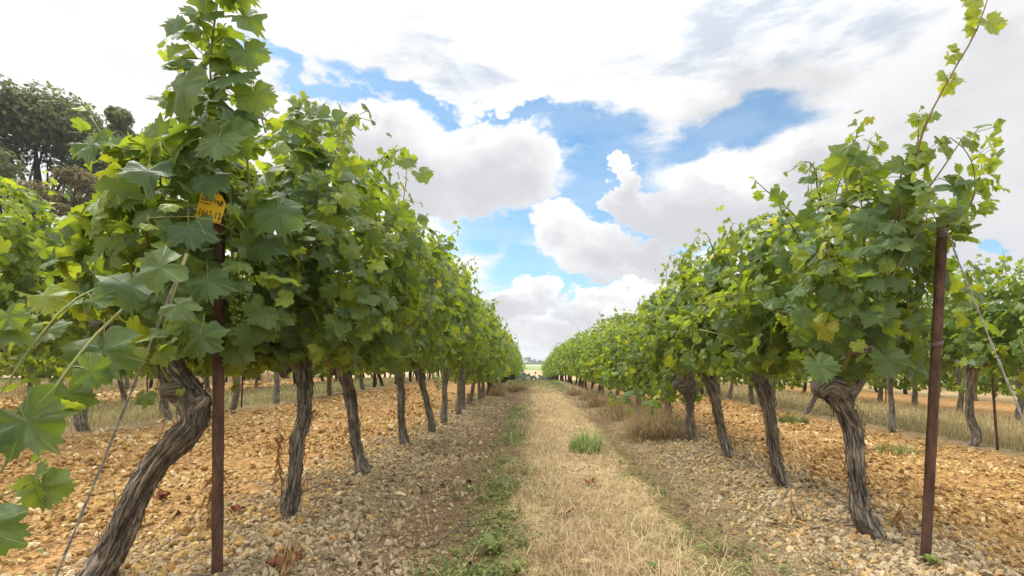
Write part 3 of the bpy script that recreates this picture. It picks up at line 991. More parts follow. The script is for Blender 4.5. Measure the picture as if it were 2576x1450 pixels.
f0 = (0, -1, .35)
NEAR = [
    dict(d=2.0, label='thick leaning grapevine with a twisted bare trunk, beside the yellow-tagged rusty post', res=(56, 190), strips=9,
         trunk=[(228, 1478, 44, 0), (285, 1375, 38, 0), (340, 1255, 36, 0), (395, 1165, 36, 0), (450, 1105, 40, 0), (488, 1060, 38, 0), (488, 1018, 42, 0), (466, 980, 44, .02), (440, 945, 40, .04), (428, 910, 34, .05), (426, 872, 28, .05)],
         knobs=[[(455, 990, 30, 0), (424, 985, 20, -.05), (402, 992, 9, -.07)], [(490, 1030, 26, 0), (515, 1008, 16, -.02), (522, 996, 6, -.02)]],
         canopy=dict(at=(-1.50, 2.22), half=.40, zt=1.88, zb=.90, ylen=.40, canes=19, surf=560, leaf=.118),
         shoots=[dict(path=[(585, 760, 1.99), (580, 500, 1.95), (545, 300, 1.88), (528, 170, 1.84), (540, 60, 1.83), (556, -50, 1.82)], r=.0055, leaf=.165, lat=.7, young=False, ripe=.15, step=.06),
                 dict(path=[(500, 640, 1.95), (470, 430, 1.9), (480, 280, 1.88), (500, 190, 1.88)], r=.005, leaf=.15, lat=.5, young=False, ripe=.2),
                 dict(path=[(620, 640, 1.95), (625, 420, 1.92), (600, 280, 1.9), (590, 160, 1.9)], r=.005, leaf=.15, lat=.5, young=False, ripe=.2),
                 dict(path=[(380, 640, 2.0), (330, 470, 1.95), (270, 360, 1.9), (225, 290, 1.9)], r=.0045, leaf=.13, lat=.4, ripe=.2),
                 dict(path=[(470, 640, 1.7), (430, 760, 1.62), (405, 850, 1.6)], r=.005, leaf=.13, lat=.3, ripe=.15, young=False),
                 dict(path=[(330, 760, 1.65), (235, 850, 1.5), (150, 960, 1.40), (70, 1080, 1.32), (0, 1190, 1.27), (-60, 1300, 1.25)], r=.0050, leaf=.125, lat=.3, ripe=.1, young=False, step=.10),
                 dict(path=[(300, 700, 1.7), (180, 760, 1.55), (90, 860, 1.45), (20, 960, 1.38), (-50, 1060, 1.3)], r=.004, leaf=.115, lat=.5, ripe=.1, young=False, step=.08),
                 dict(path=[(-120, 1290, 1.22), (-40, 1262, 1.22), (40, 1235, 1.22), (80, 1212, 1.22)], r=.003, leaves=False, ripe=.3),
                 dict(path=[(430, 960, 1.88), (405, 920, 1.85), (400, 860, 1.82), (380, 800, 1.8)], r=.006, leaf=.12, lat=.2, ripe=.35, young=False)],
         nocane=(-400, -400, 160, 470), clear=[(-400, -400, 160, 480, 9), (268, 225, 338, 318, 9), (492, 486, 568, 566, 1.94), (528, 566, 562, 690, 1.96), (528, 770, 562, 800, 1.96), (380, 960, 560, 1500, 2.2), (525, 905, 565, 1500, 2.0), (200, 1080, 700, 1500, 3.0), (180, 1120, 330, 1500, 2)],
         hero=[(262, 880, 1.50, .20, (.1, -1, .45), (.35, -.1, -1), .0), (505, 845, 1.76, .165, (-.05, -1, .4), (.15, -.1, -1), .0), (522, 705, 1.80, .17, (.1, -1, .5), (.35, -.1, -1), .0),
               (66, 1062, 1.30, .185, (.15, -1, .35), (.7, 0, -.75), .0), (86, 1205, 1.24, .115, (-.75, -.8, .1), (.1, 0, -1), .1), (108, 1225, 1.25, .11, (.85, -.6, .2), (.35, 0, -1), .3),
               (330, 720, 1.62, .17, (.2, -1, .5), (.1, -.1, -1), 0), (372, 430, 1.76, .17, (.2, -1, .9), (.4, -.3, -1), 0), (230, 365, 1.8, .15, (-.2, -1, .6), (.2, 0, -1), .05),
               (402, 350, 1.8, .15, (.1, -1, -.1), (0, 0, 1), .2), (548, 355, 1.75, .16, (0, -1, .5), (.1, -.2, -1), .12), (474, 572, 1.78, .165, (.1, -1, .6), (.35, -.1, -1), 0),
               (524, 446, 1.80, .135, (.1, -1, .5), (.05, -.1, -1), 0), (700, 530, 1.9, .19, (.35, -1, .4), (.3, -.1, -1), 0), (665, 610, 1.95, .15, (.2, -1, .4), (.2, 0, -1), 0),
               (470, 60, 1.83, .145, (.3, -1, .5), (-1, -.1, -.15), .25), (618, 45, 1.83, .14, (.3, -1, .6), (1, -.1, -.7), .1), (618, 130, 1.84, .15, (.5, -1, .3), (.4, 0, -1), .15),
               (455, 150, 1.84, .13, (.2, -1, .5), (-1, 0, -.3), .15), (440, 240, 1.85, .16, (-.2, -1, .2), (-.4, 0, -1), .3), (640, 240, 1.85, .15, (.3, -1, .2), (.3, 0, -1), .35),
               (-45, 1330, 1.15, .15, (.3, -1, .4), (.1, 0, -1), 0), (175, 990, 1.42, .12, (.7, -.8, .1), (.3, 0, -1), 0),
               (365, 1000, 1.75, .07, (.1, -1, .3), (0, 0, -1), .35), (455, 985, 1.8, .035, (0, -1, .5), (.2, 0, -1), .6),
               (60, 830, 1.5, .14, (-.1, -.8, .7), (-.3, -.3, -1), .55), (110, 745, 1.6, .12, (.1, -1, .6), (.9, 0, -.3), .8), (210, 930, 1.6, .10, (.2, -1, .2), (0, 0, -1), .6)],
         grapes=[(610, 705, 1.92), (600, 740, 1.95), (590, 545, 2.0)]),
    dict(d=2.74, label='straight grey-trunked grapevine with a burr at its foot, next behind the leaning vine', res=(44, 140), strips=5,
         trunk=[(724, 1322, 13, 0), (727, 1298, 20, 0), (730, 1268, 29, 0), (738, 1225, 20, 0), (746, 1150, 19, 0), (752, 1100, 21, 0), (764, 1050, 20, 0), (766, 980, 21, 0), (765, 920, 24, 0), (752, 890, 28, 0)],
         knobs=[[(762, 915, 22, 0), (735, 905, 18, 0), (716, 930, 13, 0), (712, 950, 6, 0)]],
         canopy=dict(at=(-1.36, 2.80), half=.58, zt=2.20, zb=.86, ylen=.56, canes=18, surf=720, leaf=.110),
         shoots=[dict(path=[(760, 560, 2.6), (780, 400, 2.5), (770, 290, 2.45), (765, 255, 2.45)], r=.004, leaf=.10, lat=.3, ripe=.4),
                 dict(path=[(690, 640, 2.5), (735, 470, 2.4), (760, 360, 2.35), (800, 290, 2.3)], r=.006, leaf=.13, lat=.3, ripe=.05),
                 dict(path=[(740, 700, 2.3), (800, 560, 2.2), (845, 490, 2.1)], r=.004, leaf=.12, lat=.3, ripe=.2)],
         clear=[(700, 930, 800, 1400, 3)],
         hero=[(790, 300, 2.4, .17, (-.2, -1, .5), (1, 0, -.25), 0), (850, 310, 2.35, .17, (.3, -1, .5), (.7, 0, -.6), 0), (870, 490, 2.2, .12, (.3, -1, .3), (.7, 0, -.4), .75), (720, 690, 2.3, .17, (0, -1, .3), (.2, 0, -1), 0),
               (830, 610, 2.3, .16, (.3, -1, .5), (.3, 0, -1), 0), (760, 450, 2.3, .18, (.3, -1, .5), (.2, 0, -1), 0)],
         grapes=[(755, 650, 2.4), (860, 780, 2.35), (870, 800, 2.4)]),
    dict(d=3.85, label='grapevine with knobbly dark head and curved flaky trunk, third from the tagged post', res=(40, 120), strips=6,
         trunk=[(916, 1206, 13, 0), (914, 1186, 22, 0), (905, 1150, 17, 0), (893, 1100, 15, 0), (887, 1040, 16, 0), (876, 980, 17, 0), (862, 930, 24, 0), (850, 900, 31, 0), (845, 875, 24, 0)],
         knobs=[[(855, 925, 24, 0), (832, 905, 19, 0), (838, 880, 14, 0)]],
         canopy=dict(at=(-1.34, 3.85), half=.60, zt=2.22, zb=.86, ylen=.56, canes=17, surf=720, leaf=.110),
         grapes=[(955, 830, 3.4), (1045, 860, 3.4), (1100, 940, 3.5)], hero=[(1020, 400, 3.3, .15, (.3, -1, .5), (.8, 0, -.5), .2), (1060, 440, 3.3, .14, (.3, -1, .4), (.5, 0, -.7), .35)]),
    dict(d=5.09, label='slim upright grapevine with a bulging foot, fourth back from the tagged post', res=(30, 80), strips=3,
         trunk=[(1017, 1134, 10, 0), (1018, 1112, 16, 0), (1012, 1080, 11, 0), (1009, 1030, 10, 0), (1010, 990, 11, 0), (1002, 935, 13, 0), (992, 905, 17, 0)],
         canopy=dict(at=(-1.34, 5.05), half=.58, zt=2.18, zb=.86, ylen=.56, canes=15, surf=600, leaf=.108), grapes=[(1090, 900, 4.7)]),
    dict(d=6.08, label='grapevine with a trunk that bows forward to its foot, fifth back from the tagged post', res=(26, 70), strips=3,
         trunk=[(1085, 1097, 10, 0), (1086, 1072, 12, 0), (1078, 1030, 9, 0), (1066, 980, 9, 0), (1056, 940, 10, 0), (1050, 905, 13, 0)],
         canopy=dict(at=(-1.34, 6.05), half=.56, zt=2.16, zb=.84, ylen=.56, canes=15, surf=560, leaf=.108), grapes=[(1140, 880, 5.6)]),
    dict(d=2.44, label='thick grey grapevine whose trunk hooks left at its head, beside the bare rusty post', res=(50, 170), strips=9,
         trunk=[(2212, 1372, 24, 0), (2195, 1338, 30, 0), (2168, 1290, 27, 0), (2158, 1235, 22, 0), (2152, 1170, 24, 0), (2150, 1110, 26, 0), (2138, 1060, 26, 0), (2118, 1015, 31, 0), (2098, 985, 36, 0), (2090, 950, 30, .03), (2100, 915, 26, .04)],
         knobs=[[(2110, 985, 33, 0), (2075, 972, 27, -.02), (2056, 990, 16, -.03)], [(2120, 990, 26, 0), (2150, 965, 18, .02), (2165, 940, 12, .02)]],
         canopy=dict(at=(1.60, 2.60), half=.46, zt=1.80, zb=.86, ylen=.48, canes=18, surf=420, leaf=.110),
         shoots=[dict(path=[(2230, 620, 2.2), (2290, 440, 2.15), (2330, 310, 2.1), (2395, 185, 2.08), (2455, 80, 2.07), (2490, -20, 2.06)], r=.0055, leaves=False, ripe=.85),
                 dict(path=[(2120, 930, 2.3), (2200, 760, 2.2), (2250, 640, 2.18), (2275, 500, 2.15), (2280, 420, 2.15)], r=.009, leaf=.12, lat=.5, ripe=.45),
                 dict(path=[(2230, 640, 2.2), (2300, 520, 2.1), (2360, 440, 2.05), (2420, 350, 2.0)], r=.0055, leaf=.12, lat=.5, ripe=.35),
                 dict(path=[(2180, 700, 2.25), (2170, 560, 2.2), (2165, 440, 2.2), (2190, 350, 2.2)], r=.005, leaf=.125, lat=.6, ripe=.2),
                 dict(path=[(2250, 700, 2.25), (2260, 540, 2.2), (2270, 420, 2.2), (2310, 360, 2.15)], r=.005, leaf=.12, lat=.6, ripe=.2),
                 dict(path=[(2220, 740, 2.15), (2330, 560, 2.05), (2400, 560, 2.0)], r=.004, leaf=.12, lat=.3, ripe=.3)],
         clear=[(2352, 560, 2385, 1440, 2.3), (2340, 780, 2375, 1440, 3), (2020, 990, 2260, 1440, 3), (1880, 960, 1980, 1240, 3.4)],
         hero=[(2130, 400, 2.15, .17, (-.2, -1, -.1), (-.4, 0, -1), .3), (2400, 470, 2.0, .14, (-.1, -1, .5), (.6, 0, -.7), 0), (2390, 545, 2.05, .12, (-.2, -1, .6), (.9, 0, -.5), 0), (2440, 360, 2.0, .10, (.3, -1, .5), (.6, 0, -.7), .4),
               (2230, 905, 2.15, .16, (-.1, -1, .3), (.2, 0, -1), 0), (2060, 920, 2.1, .15, (0, -1, .5), (.2, -.2, -1), 0), (2190, 790, 2.1, .13, (-.1, -1, .9), (.3, -.4, -.6), 0),
               (2300, 930, 2.3, .14, (.2, -1, .3), (.3, 0, -1), 0), (2290, 640, 2.15, .12, (0, -1, .4), (.4, 0, -1), 0), (2370, 700, 2.3, .12, (.1, -1, .4), (.4, 0, -.9), 0),
               (2455, 0, 2.05, .10, (0, -1, .2), (-.9, 0, -.4), .9), (2490, 60, 2.06, .115, (0, -1, .2), (.4, 0, -.9), .9), (2455, 45, 2.08, .085, (.1, -1, -.2), (-1, 0, -.1), .85), (2445, 72, 2.07, .06, (.1, -1, .2), (-.4, 0, -.8), .9),
               (2402, 120, 2.08, .055, (.1, -1, .5), (-1, 0, .2), 1), (2388, 148, 2.08, .06, (.2, -1, .1), (-.5, 0, -1), .95), (2412, 135, 2.08, .065, (.2, -1, .3), (1, 0, .15), .9),
               (2385, 215, 2.09, .085, (.1, -1, -.2), (-.3, 0, -1), .9), (2405, 200, 2.09, .075, (.1, -1, .5), (1, 0, .3), .9), (2375, 190, 2.09, .06, (.1, -1, .2), (-.8, 0, .3), .95),
               (2310, 300, 2.1, .075, (.1, -1, .2), (-1, 0, -.1), .9), (2335, 292, 2.1, .06, (.1, -1, .2), (.7, 0, -.7), .9), (2322, 270, 2.1, .02, (.1, -1, .2), (-.6, 0, .5), .3)],
         grapes=[]),
    dict(d=3.43, label='grapevine with a leaning shaggy brown trunk, second back from the bare rusty post', res=(40, 130), strips=8,
         trunk=[(1980, 1242, 17, 0), (1968, 1215, 20, 0), (1952, 1165, 15, 0), (1943, 1100, 18, 0), (1935, 1040, 18, 0), (1920, 975, 21, 0), (1905, 935, 22, 0), (1900, 900, 18, 0)],
         canopy=dict(at=(1.56, 3.45), half=.50, zt=1.90, zb=.84, ylen=.56, canes=17, surf=600, leaf=.108),
         shoots=[dict(path=[(1760, 830, 3.0), (1840, 850, 2.9), (1880, 880, 2.9), (1855, 925, 2.85)], r=.004, leaf=.11, lat=.2, ripe=.2, young=False)],
         grapes=[(1850, 810, 3.0), (1935, 830, 3.1)], hero=[(1900, 880, 2.9, .15, (-.1, -1, .5), (.2, 0, -1), .1), (1940, 690, 2.9, .10, (-.3, -1, .4), (-.4, 0, -1), .95), (1990, 730, 2.8, .14, (-.2, -1, .3), (.3, 0, -1), .35)]),
    dict(d=4.47, label='grapevine with leaning trunk and small forked head, third from the bare rusty post', res=(34, 100), strips=4,
         trunk=[(1835, 1166, 15, 0), (1831, 1145, 17, 0), (1820, 1100, 12, 0), (1808, 1050, 13, 0), (1798, 1000, 14, 0), (1788, 965, 19, 0), (1775, 945, 17, 0), (1768, 925, 12, 0)],
         canopy=dict(at=(1.58, 4.47), half=.50, zt=1.86, zb=.84, ylen=.56, canes=16, surf=600, leaf=.108), grapes=[(1750, 840, 4.0)],
         hero=[(1760, 790, 3.9, .10, (-.4, -1, .3), (.2, 0, -1), 1.0)]),
    dict(d=5.47, label='grapevine with burly dark burr head on a short trunk, fourth from the bare rusty post', res=(34, 90), strips=4,
         trunk=[(1738, 1119, 13, 0), (1738, 1098, 13, 0), (1735, 1060, 12, 0), (1736, 1015, 13, 0), (1735, 985, 22, 0), (1730, 965, 28, 0), (1722, 945, 20, 0)],
         knobs=[[(1735, 975, 22, 0), (1708, 970, 14, 0), (1695, 975, 8, 0)]],
         canopy=dict(at=(1.58, 5.45), half=.50, zt=1.86, zb=.84, ylen=.56, canes=15, surf=560, leaf=.108),
         shoots=[dict(path=[(1740, 900, 5.0), (1690, 950, 4.7), (1660, 1010, 4.5), (1640, 1030, 4.4)], r=.004, leaf=.11, lat=.3, ripe=.3, young=False),
                 dict(path=[(1690, 900, 5.0), (1640, 960, 4.7), (1580, 1000, 4.6), (1540, 1010, 4.6)], r=.004, leaf=.10, lat=.3, ripe=.3)],
         grapes=[(1690, 860, 4.9)]),
]
for i, s in enumerate(NEAR):
    s['group'] = 'grapevines in the near rows'
    near_vine(s, 100 + i)

# ------------------------------------------------------------------ vines down the rows: a few kinds, copied one by one
def kind_vine(seed, lod, zb=.84):
    rs = np.random.RandomState(seed)
    bend = np.cumsum(rs.normal(0, .022, (5, 2)), 0)
    z = [-.02, .12, .35, .6, .80]
    P = np.array([[bend[i][0] * (1 if i else 0), bend[i][1] * (1 if i else 0), z[i]] for i in range(5)] + [[bend[4][0], bend[4][1], .90]])
    R = np.array([.036, .042, .033, .034, .052, .040]) * rs.uniform(.85, 1.25)
    arms = []
    for sg in (-1, 1):
        arms.append((np.array([P[-1] - [0, 0, .05], P[-1] + [0, sg * .16, .0], P[-1] + [rs.normal(0, .03), sg * .36, .06]]), np.array([.034, .026, .014])))
    k, n = (14, 26) if lod == 'mid' else (8, 12)
    tm = trunk_mesh(rs, P, R, arms, k, n, False, (0, 0, 0), 'bark' if lod == 'mid' else 'bark_dark', 1.2)
    if lod == 'mid':
        L, pets, canes = canopy(rs, .55, 2.05, zb, .60, 14, 520 if zb > .7 else 700, .6, .112, (bend[4][0], bend[4][1], .88))
    else:
        L, pets, canes = canopy(rs, .55, 2.05, zb, .60, 9, 320 if zb > .7 else 400, .25, .132, (0, 0, .88), 7)
    mb = MB()
    put_leaves(mb, lod, L, rs, 0)
    if lod == 'mid':
        for P in canes:
            V, T = tube(P, np.linspace(.005, .002, len(P)), 4, False)
            mb.add(V, T, 1, rnd=float(rs.uniform(.1, .7)), age=0., vein=0.)
    fm = mb.mesh('foliage', [M['leaf_far'], M['cane']])
    return tm, fm
KINDS = {'mid': [kind_vine(300 + i, 'mid') for i in range(7)], 'low': [kind_vine(400 + i, 'low', .70) for i in range(6)],
         'mid_low': [kind_vine(500 + i, 'mid', .44) for i in range(5)], 'low_low': [kind_vine(600 + i, 'low', .42) for i in range(5)]}
ORD = ['', 'first', 'second', 'third', 'fourth', 'fifth', 'sixth', 'seventh', 'eighth', 'ninth', 'tenth', 'eleventh', 'twelfth', 'thirteenth', 'fourteenth', 'fifteenth']

def row_vine(x, y, lod, label, group, sx=1.0, sz=1.0, ripe=False, low=False):
    z = float(gz(x, y))
    r = random.Random(int(x * 1000) * 7919 + int(y * 1000))
    tm, fm = r.choice(KINDS[lod + ('_low' if low else '')])
    v = thing('grapevine', label, 'grapevine', (x, y, z), group)
    flip = r.choice((-1, 1))
    t = obj('trunk', tm, v)
    t.rotation_euler = (r.gauss(0, .05), r.gauss(0, .05), r.choice((0, math.pi)) + r.gauss(0, .2))
    t.scale = (1, 1, .97)
    f = obj('foliage', fm, v)
    f.rotation_euler = (0, 0, (0 if flip > 0 else math.pi) + r.gauss(0, .05))
    f.scale = (sx * r.uniform(.8, 1.12), r.uniform(.85, 1.05), sz * r.uniform(.86, 1.10))
    if ripe:
        for _ in range(2):
            g_ = obj('grape_cluster', r.choice(GRAPES_FAR), v, (r.choice((-1, 1)) * r.uniform(.38, .5) * sx, r.uniform(-.4, .4), r.uniform(.9, 1.1)))
    return v

def row(side, x0, ys, first, word, sx, sz, named, far_label, group, low_from=99.0, skip=()):
    r = random.Random(hash(word) % 1000 if False else len(word) * 37 + int(abs(x0) * 10))
    for i, y in enumerate(ys):
        k = first + i
        if k in skip:
            continue
        x = x0 + r.gauss(0, .035) - float(drift(y))
        lod = 'mid' if y < 13 else 'low'
        lab = named(k) if (k < len(ORD)) else far_label
        row_vine(x, y + r.gauss(0, .05), lod, lab, group, sx, sz, ripe=(y < 9), low=(y > low_from))

row('left', -1.40, [7.05 + 1.03 * i for i in range(36)], 6, 'left row', 1.02, 1.05,
    lambda k: f'grapevine in the row left of the grass path, {ORD[k]} back from the tagged post', 'small distant grapevine far down the row left of the grass path, past its fifteenth trunk', 'grapevines in the row left of the path', 10)
row('right', 1.68, [6.45 + 1.02 * i for i in range(40)], 5, 'right row', .92, .91,
    lambda k: f'grapevine in the row right of the grass path, {ORD[k]} back from the bare rusty post', 'small distant grapevine far down the row right of the grass path, past its fifteenth trunk', 'grapevines in the row right of the path', 5.9)
row('left', -4.46, [3.8 + 1.05 * i for i in range(32)], 1, 'second left row', 1.0, .98,
    lambda k: f'grapevine in the second row on the left, {ORD[k]} from its near end', 'distant grapevine in the second row on the left, past its fifteenth', 'grapevines in the second row on the left', 9)
row('right', 4.48, [4.1 + 1.03 * i for i in range(34)], 1, 'second right row', .95, .93,
    lambda k: f'grapevine in the second row on the right, {ORD[k]} from its near end', 'distant grapevine in the second row on the right, past its fifteenth', 'grapevines in the second row on the right', 9)
row('left', -7.5, [5.6 + 1.05 * i for i in range(30)], 1, 'third left row', 1.0, .98,
    lambda k: 'grapevine in the third row away on the left, glimpsed between nearer trunks', 'grapevine in the third row away on the left, glimpsed between nearer trunks', 'grapevines in the third row on the left', 7)
row('right', 7.55, [6.6 + 1.05 * i for i in range(30)], 1, 'third right row', .95, .95,
    lambda k: 'grapevine in the third row away on the right, glimpsed between nearer trunks', 'grapevine in the third row away on the right, glimpsed between nearer trunks', 'grapevines in the third row on the right', 7)
row('left', -10.6, [9.0 + 1.1 * i for i in range(16)], 1, 'fourth left row', 1.0, 1.0,
    lambda k: 'grapevine in the farthest row on the left, a dark trunk seen under the canopies', 'grapevine in the farthest row on the left, a dark trunk seen under the canopies', 'grapevines in the fourth row on the left', 2)
row('right', 10.6, [9.5 + 1.1 * i for i in range(16)], 1, 'fourth right row', .95, 1.0,
    lambda k: 'grapevine in the farthest row on the right, a dark trunk seen under the canopies', 'grapevine in the farthest row on the right, a dark trunk seen under the canopies', 'grapevines in the fourth row on the right', 2)

row('left', -13.8, [12.0 + 1.1 * i for i in range(14)], 20, 'fifth left row', 1.0, 1.0, None, 'grapevine at the back of the vineyard on the left, behind the other rows', 'grapevines in the fifth row on the left', 2)
row('right', 13.6, [12.5 + 1.1 * i for i in range(14)], 20, 'fifth right row', .95, 1.0, None, 'grapevine at the back of the vineyard on the right, behind the other rows', 'grapevines in the fifth row on the right', 2)

# ------------------------------------------------------------------ posts, wires, tag
def post(base, top, r, label, wraps, cat='post'):
    base, top = np.array(base, float), np.array(top, float)
    o = thing('metal_post', label, cat, base)
    n = 40
    t = np.linspace(0, 1, n)
    P = base + np.outer(t, top - base)
    V, T = tube(P, np.full(n, r) * (1 + .03 * np.sin(t * 37) + .02 * np.sin(t * 91)), 14)
    mb = MB()
    mb.add(V, T, 0)
    obj('shaft', mb.mesh('shaft', [M['rust']], base), o)
    # rolled lip at the cut end of the tube
    mb = MB()
    V, T = tube([top - [0, 0, .012], top + [0, 0, .004]], [r * 1.1, r * 1.06], 14)
    mb.add(V, T, 0)
    obj('cap', mb.mesh('cap', [M['rust']], base), o)
    for h, turns in wraps:
        c = base + (top - base) * h
        a = np.linspace(0, turns * 2 * math.pi, turns * 18)
        P = np.stack([c[0] + (r + .004) * np.cos(a), c[1] + (r + .004) * np.sin(a), c[2] + .004 * turns * (a / a[-1] - .5) * 1.6 + .004 * np.sin(a * 1.0 + 1)], -1)
        mb = MB()
        V, T = tube(P, .0018, 5)
        mb.add(V, T, 0)
        tail = np.array([P[-1], P[-1] + [-.02, -.012, -.012], P[-1] + [-.045, -.006, .002]])
        V, T = tube(tail, .0018, 5)
        mb.add(V, T, 0)
        obj('wire_tie', mb.mesh('wire_tie', [M['wire']], base), o)
    return o
pl_top = px(553, 428, 1.98)
pl_base = np.array([px(546, 1450, 1.98)[0], 1.98, -.08])
post(pl_base, pl_top, .0205, 'upright rusty post at the near end of the left row, carrying the yellow tag', [(.985, 4), (.62, 2)])
pr_base = px(2325, 1440, 2.13)
pr_top = px(2371, 565, 2.16)
post(pr_base - np.array([0, 0, .05]), pr_top, .0200, 'bare leaning rusty post at the near end of the right row', [(.975, 6), (.665, 3)])

def guy(P0, P1, label, r=.0032):
    P0, P1 = np.array(P0), np.array(P1)
    n = 70
    t = np.linspace(0, 1, n)[:, None]
    d = unit((P1 - P0)[None])[0]
    a = unit(np.cross(d, [0, 1, .2])[None])[0]
    b = np.cross(d, a)
    mid = P0 + t * (P1 - P0) - np.array([0, 0, .03]) * (4 * t * (1 - t))
    mb = MB()
    for ph in (0, math.pi):
        w = 60 * t + ph
        V, T = tube(mid + (a * np.cos(w) + b * np.sin(w)) * r * .72, r * .62, 6)
        mb.add(V, T, 0)
    o = thing('guy_wire', label, 'wire', P0)
    obj('strand', mb.mesh('strand', [M['wire']], P0), o)
    k = P0 + (P1 - P0) * .66
    mb = MB()
    ang = np.linspace(0, 18, 40)
    q = k + np.outer(ang / 18 * .03, d) + (np.cos(ang)[:, None] * a + np.sin(ang)[:, None] * b) * r * 1.9
    V, T = tube(q, .0013, 5)
    mb.add(V, T, 0)
    obj('twist', mb.mesh('twist', [M['wire']], P0), o)
guy(px(470, 632, 1.78), (px(128, 1455, 1.40) + (px(128, 1455, 1.40) - px(470, 632, 1.78)) * .75), 'twisted anchor wire slanting from the tagged post down to the lower left corner')
guy(px(2383, 585, 2.12), px(2578, 1045, 1.74) + (px(2578, 1045, 1.74) - px(2383, 585, 2.12)) * .9, 'twisted anchor wire slanting down from the top of the bare rusty post')
def trellis(x0, x1, y0, y1, z, label):
    n = 60
    t = np.linspace(0, 1, n)
    y = y0 + t * (y1 - y0)
    x = x0 + (x1 - x0) * np.clip(t * 12, 0, 1)
    x = x - drift(y)
    P = np.stack([x, y, gz(x, y) * (y > 10) + z - .012 * np.abs(np.sin((y - y0) * .6))], -1)
    mb = MB()
    V, T = tube(P, .0016, 5)
    mb.add(V, T, 0)
    o = thing('trellis_wire', label, 'wire', P[0])
    obj('strand', mb.mesh('strand', [M['wire']], P[0]), o)
trellis(pl_top[0], -1.40, 1.98, 30, 1.02, 'lower trellis wire running from the tagged post through the left row')
trellis(pl_top[0], -1.40, 1.98, 30, pl_top[2] - .02, 'upper trellis wire running from the tagged post through the left row')
trellis(pr_top[0] - .03, 1.66, 2.15, 30, .97, 'lower trellis wire running from the bare rusty post through the right row')
trellis(pr_top[0], 1.66, 2.16, 30, pr_top[2] - .035, 'upper trellis wire running from the bare rusty post through the right row')

def slim_post(x, y, h, lean, label):
    z = float(gz(x, y))
    o = thing('metal_stake', label, 'stake', (x, y, z), 'thin rusty stakes in the rows')
    n = 12
    t = np.linspace(0, 1, n)
    P = np.stack([lean * t, 0 * t, -.05 + t * h], -1)
    mb = MB()
    V, T = tube(P, np.full(n, .012), 8)
    mb.add(V, T, 0)
    obj('shaft', mb.mesh('shaft', [M['rust']]), o)
    mb = MB()
    a = np.linspace(0, 25, 60)
    V, T = tube(np.stack([lean * .62 + .019 * np.cos(a), .019 * np.sin(a), h * .62 + a * .0006], -1), .002, 5)
    mb.add(V, T, 0)
    obj('wire_tie', mb.mesh('wire_tie', [M['wire']]), o)
slim_post(1.66, 7.9, 1.45, .0, 'thin rusty stake in the right row, its tip dark against the leaves')
slim_post(-4.46, 7.2, 1.45, .05, 'thin leaning stake in the next row on the left, seen past the burr-footed vine')
slim_post(-7.4, 9.1, 1.4, 0, 'thin dark stake behind the leaning vine, in a farther row on the left')
slim_post(4.5, 7.3, 1.4, .0, 'short thin stake seen just left of the thick hooked vine')
slim_post(4.55, 4.85, 1.35, -.10, 'slanting stake in dry grass at the right edge of the view')
slim_post(7.5, 10.6, 1.4, 0, 'thin stake far off in the third row on the right')

